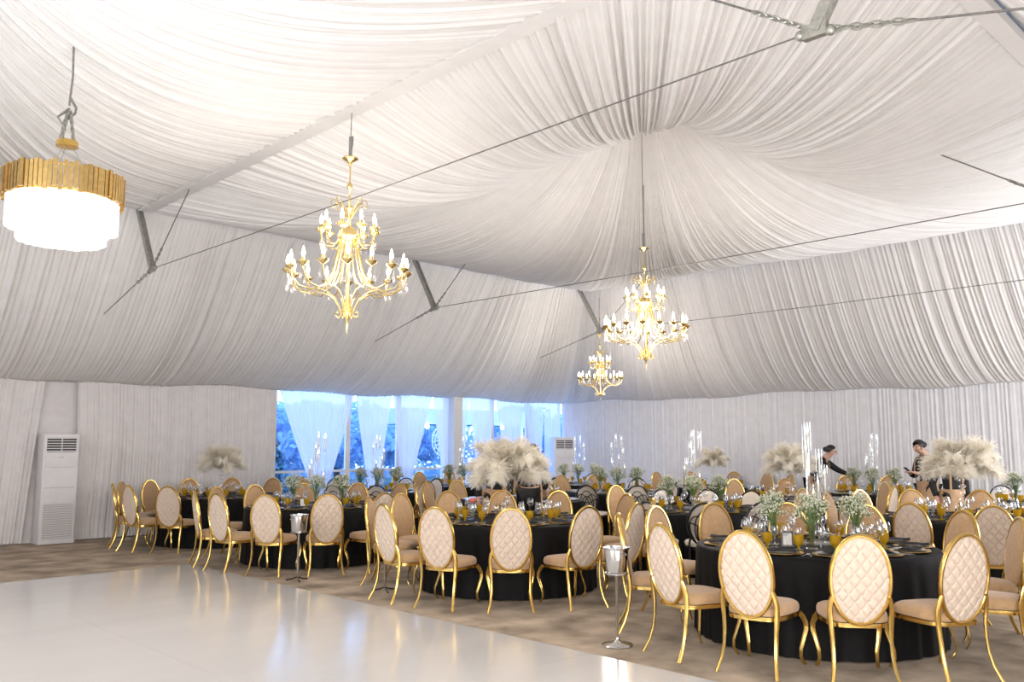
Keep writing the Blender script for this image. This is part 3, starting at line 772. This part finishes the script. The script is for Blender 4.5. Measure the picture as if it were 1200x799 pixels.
def P3(T, r, a, z=ZT): return (TB[T][0] + r * math.cos(a), TB[T][1] + r * math.sin(a), z)
for T in TB:
    tn = TN[T]; x, y = TB[T]
    short = tn[4:]
    rz = random.uniform(0, 6.28)
    PT.place((x, y, 0), 0, 'round table under the black cloth, %s' % short, 'round banquet tables')
    PC.place((x, y, 0), rz, 'black floor-length tablecloth on %s' % tn, 'black round tablecloths')
    n = 13; off = R(190)
    near = T in ('T1', 'T2'); mid = T in ('T3', 'T4', 'T6', 'T5')
    lists = {k: [] for k in ('plate', 'napkin', 'goblet', 'wine', 'water', 'knife', 'fork')}
    for k in range(n):
        a = off + 2 * PI * k / n + random.uniform(-.02, .02); rz = a + PI / 2
        lists['plate'].append(dict(pos=P3(T, .81, a), rz=rz))
        if near or mid: lists['napkin'].append(dict(pos=P3(T, .81, a), rz=rz + R(random.choice((-20, 0, 0, 90)))))
        lists['goblet'].append(dict(pos=P3(T, .59 + random.uniform(-.02, .02), a + .10), rz=0))
        lists['wine'].append(dict(pos=P3(T, .60 + random.uniform(-.02, .02), a - .09), rz=0))
        if near or mid: lists['water'].append(dict(pos=P3(T, .47 + random.uniform(-.02, .02), a + .02), rz=0))
        if near:
            q = a; tx, ty = -math.sin(a), math.cos(a); p = P3(T, .81, a)
            lists['knife'].append(dict(pos=(p[0] + tx * .185, p[1] + ty * .185, ZT), rz=rz)); lists['fork'].append(dict(pos=(p[0] - tx * .185, p[1] - ty * .185, ZT), rz=rz))
    spec = dict(plate=(PCH if (near or mid) else PPL, 'gold-rimmed plate' if (near or mid) else 'pale plate', 'plates'), napkin=(PN, 'black napkin', 'black napkins'), goblet=(PGB, 'amber goblet', 'amber goblets'),
                wine=(PW1, 'tall wine glass', 'wine glasses'), water=(PW2, 'small stem glass', 'stem glasses'), knife=(PKN, 'steel knife', 'knives'), fork=(PFK, 'steel fork', 'forks'))
    for kd, its in lists.items():
        pr, lab, grp = spec[kd]
        for i in ranked(its, T): pr.place(i['pos'], i['rz'], '%s on %s, %s' % (lab, tn, i['where']), grp)

# ------------------------------------------------------------------ centrepieces
def plume_mesh(seed, droop):
    g = random.Random(seed); mb = MB(); L = .50; sp = []
    for i in range(21):
        t = i / 20; ang = R(6) + droop * t ** 2.0
        if i == 0: x, z = 0., 0.
        else: x += math.sin(ang) * L / 20; z += math.cos(ang) * L / 20
        sp.append(Vector((x, 0, z)))
    mb.tube(sp, [.003 - .0025 * i / 20 for i in range(21)], 4)
    for sd in (-1, 1):
        for i in range(230):
            t = .14 + .86 * i / 230; k = min(19, int(t * 20)); p = sp[k].lerp(sp[k + 1], t * 20 - k) if k < 20 else sp[20]
            d = (sp[k + 1] - sp[k]).normalized(); nn = Vector((d.z, 0, -d.x))
            ln = (.050 + .10 * math.sin(PI * min(1, max(0, t - .13) / .97)) ** .6) * g.uniform(.5, 1.25)
            s_ = Vector((0, sd, 0)); b = (s_ * g.uniform(.3, 1) + d * g.uniform(.1, .9) + nn * g.uniform(-.9, .9)).normalized()
            q = [p]; v = b.copy()
            for _ in range(3):
                q.append(q[-1] + v * ln / 3); v = (v + Vector((0, 0, -.22)) + d * .15).normalized()
            w = d * .0036; w2 = nn * .0025
            vs = []
            for m_, e in enumerate(q): f = 1 - .75 * m_ / 3; vs += [e - w * f - w2, e + w * f + w2]
            mb.add(vs, [(2 * m_, 2 * m_ + 1, 2 * m_ + 3, 2 * m_ + 2) for m_ in range(3)])
    return mb.mesh('feather', M['feather'])
PLUMES = [plume_mesh(1, R(50)), plume_mesh(2, R(75)), plume_mesh(3, R(95)), plume_mesh(4, R(35))]
def feather_piece(T, sc, lab, zc=1.05, n=34, off=(0, 0)):
    x, y = TB[T]; r = empty('feather_centrepiece', (x + off[0], y + off[1], ZT), 0, lab, 'centrepiece', 'ostrich feather centrepieces')
    zs = zc - ZT
    mb = MB().lathe([(0, 0), (.085, 0), (.088, .012), (.05, .025), (.02, .035)], 20)
    z = .035
    for k in range(6):
        h = (zs - .05) / 6; q = .032 if k % 2 else .042
        mb.lathe([(.012, z), (q, z + h * .35), (q, z + h * .6), (.012, z + h)], 14); z += h
    mb.lathe([(.012, z), (.06, z + .03), (.062, z + .04), (0, z + .04)], 16)
    mb.build('crystal_stand', M['crystal'], r)
    g = random.Random(hash(T) % 97 if False else len(T) * 31 + int(x * 10))
    for k in range(n):
        o = bpy.data.objects.new('feather', None)
        lay = k % 3; me = PLUMES[[2, 1, 0][lay] if k < n - 6 else 3]
        o = bpy.data.objects.new('feather', me); COL.objects.link(o); o.parent = r
        a = 2 * PI * (k * .381966) + g.uniform(-.2, .2)
        tilt = [R(52), R(34), R(16)][lay] + g.uniform(-.12, .12) if k < n - 6 else g.uniform(-.1, .3)
        o.location = (.02 * math.cos(a), .02 * math.sin(a), zs + .02); o.rotation_euler = (0, tilt, a)
        o.scale = (sc * g.uniform(.88, 1.1),) * 3
    return r
feather_piece('T2', 1.0, 'big cream ostrich feather centrepiece on the front centre table', 1.22, 48)
feather_piece('T6', .90, 'big cream ostrich feather centrepiece on the right-hand table', 1.27, 44, (-.07, .06))
feather_piece('T4', .80, 'cream feather centrepiece on the table by the cream curtain', 1.22, 28)
feather_piece('T10', .86, 'cream feather centrepiece near the bending waiter', 1.20, 28)
feather_piece('T16', .75, 'small pale feather centrepiece by the end wall', 1.18, 24)
feather_piece('T8', .9, 'cream feather centrepiece just behind the big centre feathers', 1.12, 26)

def candle_stand():
    r = empty('candle_tube_stand'); r['category'] = 'candelabra'
    mb = MB().lathe([(0, 0), (.15, 0), (.155, .012), (.15, .02), (0, .02)], 28); base = mb.build('base', M['crystal'], r)
    spots = [(-.03, .02, .82), (.09, .04, .80), (-.11, .04, .66), (.08, -.07, .58), (-.02, -.11, .44), (-.13, -.05, .36), (.13, -.01, .26)]
    for x, y, h in spots:
        mb = MB().tube([(x * .6, y * .6, .02), (x, y, .14), (x, y, h - .02)], .007, 6)
        mb.lathe([(.01, h - .03), (.03, h - .015), (.034, h), (.01, h + .005)], 10, (x, y, 0)); am = mb.build('stem', M['crystal'], r)
        MB().lathe([(.030, h + .004), (.031, h + .26), (.029, h + .26), (.028, h + .006)], 14, (x, y, 0)).build('glass_tube', M['tube'], am)
        MB().lathe([(0, h + .006), (.011, h + .006), (.011, h + .17), (0, h + .172)], 8, (x, y, 0)).build('candle', M['wax'], am)
        MB().lathe([(0, h + .172), (.009, h + .186), (.007, h + .205), (0, h + .225)], 8, (x, y, 0)).build('flame', M['flame'], am)
    return Proto(r)
PCS = candle_stand()
def vase():
    r = empty('flower_vase'); r['category'] = 'vase of flowers'
    MB().lathe([(0, 0), (.05, .0), (.052, .008), (.018, .02), (.016, .06), (.024, .12), (.038, .20), (.036, .20), (.022, .12), (.012, .06), (0, .03)], 18).build('vase', M['glass'], r)
    g = random.Random(5); st = MB(); fl = MB()
    for k in range(46):
        a = g.uniform(0, 6.28); q = g.uniform(.02, .15); h = .42 - q * .55 + g.uniform(-.07, .05)
        e = Vector((q * math.cos(a), q * math.sin(a), h)); m_ = Vector((e.x * .25, e.y * .25, .2))
        st.tube([(e.x * .06, e.y * .06, .05), m_, e], .0024, 3)
        for _ in range(11):
            d = Vector((g.gauss(0, 1), g.gauss(0, 1), g.gauss(0, .9))) * .021; p = e + d
            st.tube([e - Vector((0, 0, .03)), p], .0013, 3, cap=False)
            s_ = g.uniform(.0055, .0095); fl.add([p + Vector(v) * s_ for v in ((1, 0, 0), (-1, 0, 0), (0, 1, 0), (0, -1, 0), (0, 0, 1), (0, 0, -1))], [(0, 2, 4), (2, 1, 4), (1, 3, 4), (3, 0, 4), (2, 0, 5), (1, 2, 5), (3, 1, 5), (0, 3, 5)])
    st.build('stem', M['stem'], r); fl.build('blossom', M['flower'], r)['kind'] = 'stuff'
    return Proto(r)
PV = vase()
for T in ('T1', 'T3', 'T5', 'T9', 'T11', 'T12', 'T13', 'T14', 'T15'):
    x, y = TB[T]; v = Vector((x, y)).normalized(); s_ = Vector((v.y, -v.x))
    PCS.place((x + v.x * .05, y + v.y * .05, ZT), random.uniform(0, 6.28), 'cluster of glass candle tubes on %s' % TN[T], 'glass candle tube clusters')
    for k, (sd, fr) in enumerate(((-.34, -.10), (-.02, -.37), (.35, -.06))):
        p = Vector((x, y)) + s_ * sd + v * fr
        PV.place((p.x, p.y, ZT), random.uniform(0, 6.28), "%s vase of baby's breath on %s" % (('left', 'middle', 'right')[k], TN[T]), "baby's breath vases")
# framed table cards, menu cards, pink rose
def card_frame(P, rz, lab):
    r = empty('card_frame', P, rz, lab, 'card frame')
    t = Matrix.Rotation(R(-10), 4, 'X')
    MB().box((0, 0, .067), (.10, .012, .13), M=t).build('frame', M['black'], r, smooth=False)
    MB().box((0, -.0075, .067), (.072, .003, .10), M=t).build('card', M['card'], r, smooth=False)
def facecam(x, y): return math.atan2(y, x) - PI / 2
for T, sd, fr, lab in (('T1', -.22, -.27, 'black-framed table card on the front right candle-tube table'), ('T6', .1, -.32, 'black-framed table card on the right-hand feather table'), ('T3', -.2, -.27, 'black-framed table card on the front left candle-tube table')):
    x, y = TB[T]; v = Vector((x, y)).normalized(); s_ = Vector((v.y, -v.x)); p = Vector((x, y)) + s_ * sd + v * fr
    card_frame((p.x, p.y, ZT), facecam(p.x, p.y), lab)
for T, sd, fr, lab in (('T5', .17, -.33, 'white menu card standing on the middle candle-tube table'), ('T2', .0, -.30, 'white menu card standing on the front centre feather table')):
    x, y = TB[T]; v = Vector((x, y)).normalized(); s_ = Vector((v.y, -v.x)); p = Vector((x, y)) + s_ * sd + v * fr
    o = MB().add([(-.05, 0, 0), (.05, 0, 0), (.05, .03, .11), (-.05, .03, .11), (-.05, .06, 0), (.05, .06, 0)], [(0, 1, 2, 3), (3, 2, 5, 4)]).build('menu_card', M['card'], smooth=False)
    o.location = (p.x, p.y, ZT); o.rotation_euler = (0, 0, facecam(p.x, p.y)); tag(o, lab, 'card')
rs = empty('rose_in_glass', (*[(Vector(TB['T2']) + Vector((-.25, .36)))[k] for k in (0, 1)], ZT), 0, 'coral rose in a small clear vase on the front centre table', 'flower')
MB().lathe([(0, 0), (.03, 0), (.03, .12), (.028, .12), (.026, .005), (0, .005)], 14).build('vase', M['glass'], rs)
mb = MB(); mb.ball((0, 0, .215), .034, 10, 8)
for k in range(9):
    a = k * 2.4; q = .018 + .002 * k
    mb.ball((q * math.cos(a), q * math.sin(a), .215 + .003 * (k % 3)), .026, 8, 6, (1, .5, 1), Matrix.Rotation(a, 4, 'Z'))
mb.build('bloom', M['pink'], rs); MB().tube([(0, 0, .01), (0, 0, .2)], .003, 5).build('stem', M['stem'], rs)

# ------------------------------------------------------------------ wine bucket stands
def bucket_stand(x, y, lab, disc=True, bottle=False):
    r = empty('ice_bucket_stand', (x, y, 0), random.uniform(0, 3), lab, 'ice bucket', 'ice bucket stands')
    if disc: MB().lathe([(0, 0), (.125, 0), (.13, .008), (.12, .018), (.04, .028), (.016, .05), (.014, .07)], 28).build('base', M['chrome'], r)
    else:
        mb = MB()
        for k in range(3):
            a = 2 * PI * k / 3; mb.tube([(0, 0, .05), (.06 * math.cos(a), .06 * math.sin(a), .025), (.15 * math.cos(a), .15 * math.sin(a), .008)], .009, 6)
        mb.build('tripod_base', M['black'], r)
    MB().lathe([(.014, .03), (.014, .56), (.03, .575), (.1, .58), (.1, .59), (0, .59)], 16).build('pole', M['chrome'], r)
    MB().lathe([(0, .592), (.085, .592), (.09, .6), (.103, .78), (.112, .785), (.112, .797), (.1, .797), (.086, .61), (0, .605)], 28).build('bucket', M['chrome'], r)
    for s_ in (-1, 1):
        MB().tube([(s_ * .104, -.022, .755), (s_ * .125, -.018, .745), (s_ * .128, 0, .742), (s_ * .125, .018, .745), (s_ * .104, .022, .755)], .005, 6).build('handle', M['chrome'], r)
    if bottle:
        o = MB().lathe([(0, 0), (.036, 0), (.038, .01), (.038, .17), (.016, .22), (.014, .30), (.016, .30), (.016, .31), (0, .31)], 16).build('wine_bottle', M['black']); o.location = (x, y, .608)
        tag(o, 'dark bottle standing in %s' % bottle, 'bottle', 'bottles in ice buckets')
bucket_stand(5.80, 4.70, 'chrome ice bucket stand on a round base, left of the front right table')
bucket_stand(5.72, 9.62, 'chrome ice bucket stand with dark feet before the front left table', False)
bucket_stand(6.02, 8.24, 'chrome ice bucket stand half hidden beside the front centre table', False, 'the half-hidden ice bucket')
bucket_stand(6.0, 15.95, 'chrome ice bucket stand among the chairs at far left', True, 'the ice bucket at far left')

# ------------------------------------------------------------------ waiters
def skin_mesh(name, joints, edges, mat, parent, sub=2, root=0):
    me = bpy.data.meshes.new(name); me.from_pydata([j[0] for j in joints], edges, []); me.update()
    o = bpy.data.objects.new(name, me); COL.objects.link(o)
    sk = o.modifiers.new('skin', 'SKIN'); sk.use_smooth_shade = True
    if not me.skin_vertices: 
        with bpy.context.temp_override(object=o, active_object=o): bpy.ops.mesh.customdata_skin_add()
    for k, j in enumerate(joints):
        rr = j[1] if isinstance(j[1], tuple) else (j[1], j[1])
        me.skin_vertices[0].data[k].radius = rr; me.skin_vertices[0].data[k].use_root = (k == root)
    s2 = o.modifiers.new('sub', 'SUBSURF'); s2.levels = sub; s2.render_levels = sub
    dg = bpy.context.evaluated_depsgraph_get(); ev = o.evaluated_get(dg); m2 = bpy.data.meshes.new_from_object(ev)
    o.modifiers.clear(); o.data = m2; m2.name = name; m2.materials.clear(); m2.materials.append(mat)
    m2.polygons.foreach_set('use_smooth', [True] * len(m2.polygons))
    o.parent = parent; return o
def person(loc, rz, lab, lean=0., hl=None, hr=None, hair='hair', head_dn=.15, scale=1., holds=None):
    """facing local -Y; lean: forward bend of the torso at the hips; hl/hr: wrist targets (local coordinates)"""
    r = empty('person', loc, rz, lab, 'person', 'waiters'); r.scale = (scale,) * 3
    cl, sl = math.cos(lean), math.sin(lean)
    def up_(x, y, z):  # torso point with bend about the hips (z=.95)
        h = z - .95; return Vector((x, y * cl - h * sl, .95 + h * cl + y * sl))
    pel = Vector((0, 0, .95)); waist = up_(0, 0, 1.08); chest = up_(0, .01, 1.28); neck0 = up_(0, .015, 1.42)
    shl, shr = up_(-.17, .015, 1.385), up_(.17, .015, 1.385)
    nk = neck0 + (Vector((0, -.02, .07)) if lean < .3 else up_(0, -.02, 1.49) - neck0)
    hd = nk + Vector((0, -.03 - .1 * head_dn, .09)); ht = hd + Vector((0, -.02 * head_dn, .075))
    def limb(a, w, l1, l2, bend):
        d = w - a; D = min(d.length, (l1 + l2) * .99); d = d.normalized(); w = a + d * D
        k = (l1 * l1 - l2 * l2 + D * D) / (2 * D); hgt = math.sqrt(max(0, l1 * l1 - k * k))
        b = (bend - d * bend.dot(d)).normalized(); return a + d * k + b * hgt, w
    wl = Vector(hl) if hl else up_(-.24, .0, .88) if lean < .3 else Vector((-.22, -.2, .85)); wr = Vector(hr) if hr else up_(.24, .0, .88) if lean < .3 else Vector((.22, -.2, .85))
    el, wl = limb(shl, wl, .29, .26, Vector((-.5, .8, -.3))); er, wr = limb(shr, wr, .29, .26, Vector((.5, .8, -.3)))
    hipl, hipr = Vector((-.09, .0, .90)), Vector((.09, .0, .90)); kl, kr = Vector((-.10, -.02, .5)), Vector((.10, -.02, .5)); al, ar = Vector((-.10, .02, .09)), Vector((.10, .02, .09)); tl_, tr_ = Vector((-.11, -.13, .035)), Vector((.11, -.13, .035))
    J = [(pel, (.13, .10)), (waist, (.115, .085)), (chest, (.145, .10)), (neck0, .06), (nk, .052), (hd, (.072, .088)), (ht, (.066, .08)),
         (shl, .06), (el, .045), (wl, .030), (shr, .06), (er, .045), (wr, .030), (hipl, .09), (kl, .06), (al, .042), (tl_, .035), (hipr, .09), (kr, .06), (ar, .042), (tr_, .035)]
    Ed = [(0, 1), (1, 2), (2, 3), (3, 4), (4, 5), (5, 6), (3, 7), (7, 8), (8, 9), (3, 10), (10, 11), (11, 12), (0, 13), (13, 14), (14, 15), (15, 16), (0, 17), (17, 18), (18, 19), (19, 20)]
    # hands: palm plus five fingers of unequal length
    for (wi, e_, w_, sx) in ((9, el, wl, 1), (12, er, wr, -1)):
        d = (w_ - e_).normalized(); s_ = d.cross(Vector((0, 0, 1)))
        s_ = s_.normalized() if s_.length > .1 else Vector((1, 0, 0)); n_ = s_.cross(d)
        pc = w_ + d * .055; b = len(J); J.append((pc, (.034, .02))); Ed.append((wi, b))
        for q, ln in ((-.03, .062), (-.01, .075), (.01, .070), (.03, .055)):
            k = len(J); J.append((pc + s_ * q + d * .035, .0095)); J.append((pc + s_ * q * 1.15 + d * (.035 + ln * .55) - n_ * .008, .0085)); J.append((pc + s_ * q * 1.2 + d * (.035 + ln) - n_ * .03, .0075)); Ed += [(b, k), (k, k + 1), (k + 1, k + 2)]
        k = len(J); J.append((pc + s_ * .04 * sx - d * .01, .012)); J.append((pc + s_ * .06 * sx + d * .025 - n_ * .01, .009)); Ed += [(b, k), (k, k + 1)]
    skin_mesh('body', J, Ed, M['skin'], r)
    g = .014
    sh = [(up_(0, 0, .93), (.138 + g, .108 + g)), (waist, (.115 + g, .088 + g)), (chest, (.15 + g, .105 + g)), (neck0 - Vector((0, 0, .012)), .075), (shl, .063 + g), (el, .048 + g), (wl + (el - wl) * .1, .034 + g * .6), (shr, .063 + g), (er, .048 + g), (wr + (er - wr) * .1, .034 + g * .6)]
    skin_mesh('shirt', sh, [(0, 1), (1, 2), (2, 3), (3, 4), (4, 5), (5, 6), (3, 7), (7, 8), (8, 9)], M['uniform'], r)
    tr = [(Vector((0, 0, .95)), (.135 + g, .108 + g)), (hipl, .094 + g), (kl, .065 + g), (al + Vector((0, 0, .02)), .052 + g), (hipr, .094 + g), (kr, .065 + g), (ar + Vector((0, 0, .02)), .052 + g)]
    skin_mesh('trousers', tr, [(0, 1), (1, 2), (2, 3), (0, 4), (4, 5), (5, 6)], M['uniform'], r)
    for a_, t_ in ((al, tl_), (ar, tr_)):
        MB().ball((a_.x, (a_.y + t_.y) / 2, .045), .05, 12, 8, (.95, 2.3, .9)).build('shoe', M['black'], r)
    # apron skirt round the hips, waistband, shoulder straps
    def ap(u, v):
        a = -PI * .5 + (u - .5) * PI * 1.25; q = 1 + .10 * v + .02 * math.sin(u * 24) * v
        return Vector((.185 * q * math.cos(a), .165 * q * math.sin(a), 1.03 - .50 * v))
    MB().grid(ap, 28, 8).build('apron', M['apron'], r)
    for sx in (-1, 1):
        pts = [up_(sx * x, y, z) for x, y, z in [(.09, -.150, 1.02), (.095, -.165, 1.2), (.09, -.150, 1.36), (.085, -.03, 1.475), (.085, .1, 1.40), (.06, .145, 1.25), (.0, .14, 1.05)]]
        MB().tube(pts, 1, 6, flat=(.018, .004), up=(1, 0, 0) if False else None).build('apron_strap', M['apron'], r)
    # face
    for sx in (-1, 1):
        MB().ball(hd + Vector((sx * .031, -.083, .022)), .010, 8, 6).build('eye', M['vent'], r)
        MB().ball(hd + Vector((sx * .080, .005, .0)), .026, 8, 6, (.4, .7, 1.1)).build('ear', M['skin'], r)
    MB().ball(hd + Vector((0, -.096, -.008)), .017, 8, 6, (.75, 1.1, 1.5)).build('nose', M['skin'], r)
    MB().ball(hd + Vector((0, -.080, -.048)), .022, 8, 6, (1, .5, .35)).build('mouth', M['pink'], r)
    mb = MB(); vs = []; n = 20
    for j in range(9):
        ph = PI * .62 * j / 8
        for i in range(n):
            a = 2 * PI * i / n; front = max(0, -math.sin(a)); p = min(ph, PI * (.62 - .30 * front))
            vs.append(hd + Vector((.096 * math.sin(p) * math.cos(a), .108 * math.sin(p) * math.sin(a) + .012, .045 + .105 * math.cos(p))))
    mb.add(vs, [(j * n + i, j * n + (i + 1) % n, (j + 1) * n + (i + 1) % n, (j + 1) * n + i) for j in range(8) for i in range(n)])
    mb.ball(hd + Vector((0, .115, .06)), .05, 12, 8); mb.build('hair', M[hair], r)
    if holds == 'phone':
        mid = (wl + wr) / 2 + Vector((0, -.085, .05))
        o = MB().rbox((0, 0, 0), (.072, .15, .009), .004, 2).build('smartphone', M['black']); 
        o.matrix_world = Matrix.Translation(loc) @ Matrix.Rotation(rz, 4, 'Z') @ Matrix.Scale(scale, 4) @ Matrix.Translation(mid + Vector((0, -.03, .0))) @ Matrix.Rotation(R(-35), 4, 'X')
        tag(o, 'dark smartphone held by the waiter in profile', 'phone')
    return r
def ang_to(dx, dy): return math.atan2(dy, dx) + PI / 2     # local -Y points along (dx,dy)
rightv = (rt.x, rt.y); fv = Vector((fw.x, fw.y)).normalized()
# looking at a phone, in profile to the left
person((15.34, 5.70, 0), ang_to(-rt.x - .35 * fv.x, -rt.y - .35 * fv.y), 'waiter in black shirt and tan apron looking down at a phone', 0.05, (-.07, -.30, 1.17), (.07, -.30, 1.17), head_dn=1.0, scale=1.0, holds='phone')
person((13.72, 4.76, 0), ang_to(-fv.x, -fv.y), 'waiter in black with tan apron standing behind the right-hand feathers', 0.0, head_dn=.7, scale=.96)
person((16.6, 8.4, 0), ang_to(rt.x * .8 - fv.x * .45, rt.y * .8 - fv.y * .45), 'waiter in black bending to reach over a chair beside the end wall', .55, None, (.12, -.72, 1.02), head_dn=.6, scale=1.0)
person((8.70, 9.28, 0), ang_to(-fv.x + .3 * rt.x, -fv.y + .3 * rt.y), 'waiter in tan apron standing left behind the big centre feathers', .12, head_dn=.6, scale=.98)
person((9.28, 9.15, 0), ang_to(fv.x, fv.y - .2), 'brown-haired waiter in black leaning over the table behind the centre feathers', .62, (-.15, -.62, .92), (.18, -.62, .92), hair='hairbrown', head_dn=.5, scale=1.03)

# ------------------------------------------------------------------ light
def point(loc, pw, col, size=.25):
    l = bpy.data.lights.new('lamp_light', 'POINT'); l.energy = pw; l.color = col; l.shadow_soft_size = size
    o = bpy.data.objects.new('lamp_light', l); COL.objects.link(o); o.location = loc; return o
WARM = (1, .91, .82)
point((5.04, 7.64, 3.4), 60, WARM, .5)
point((10.2, 7.67, 3.3), 130, WARM, .5)
point((14.6, 12.0, 3.0), 80, WARM, .5)
point((2.35, 8.0, 3.1), 50, (1, .95, .9), .45)
def area(loc, tgt, sx, sy, pw, col):
    l = bpy.data.lights.new('fill_area_light', 'AREA'); l.shape = 'RECTANGLE'; l.size = sx; l.size_y = sy; l.energy = pw; l.color = col
    o = bpy.data.objects.new('fill_area_light', l); COL.objects.link(o); o.location = loc
    o.rotation_euler = (Vector(tgt) - Vector(loc)).to_track_quat('-Z', 'Y').to_euler(); return o
area((-4.5, 5, 3.0), (8, 9, 2.2), 6, 3, 230, (1, .97, .95))  # these area lamps are unseen fill, added to brighten the tent
area((3.2, -.45, 1.7), (8, 9, 2.4), 6, 1.6, 320, (1, .97, .95))
area((14.0, -.3, 1.9), (14, 8, 2.4), 6, 1.5, 300, (.93, .95, 1))
area((-2.5, 1.5, 1.6), (-1.0, 4, 5.4), 3, 3, 60, (1, .98, .96))   # bounced off the liner

w = bpy.data.worlds.new('dusk'); scene.world = w; w.use_nodes = True
n = w.node_tree.nodes; L = w.node_tree.links; bg = n['Background']
tc = n.new('ShaderNodeTexCoord'); sp = n.new('ShaderNodeSeparateXYZ'); rp = n.new('ShaderNodeValToRGB')
L.new(tc.outputs['Generated'], sp.inputs[0]); L.new(sp.outputs['Z'], rp.inputs['Fac']); L.new(rp.outputs['Color'], bg.inputs['Color'])
rp.color_ramp.elements[0].color = (.36, .60, 1, 1); rp.color_ramp.elements[1].color = (.20, .38, .95, 1); rp.color_ramp.elements[1].position = .6
bg.inputs['Strength'].default_value = 5.0

scene.view_settings.view_transform = 'Standard'
scene.view_settings.look = 'None'
scene.view_settings.exposure = 0.3
scene.view_settings.gamma = 1.0
scene.cycles.use_denoising = True
scene.cycles.max_bounces = 10; scene.cycles.diffuse_bounces = 5; scene.cycles.transparent_max_bounces = 24
scene.cycles.sample_clamp_indirect = 6
scene.cycles.caustics_reflective = False; scene.cycles.caustics_refractive = False
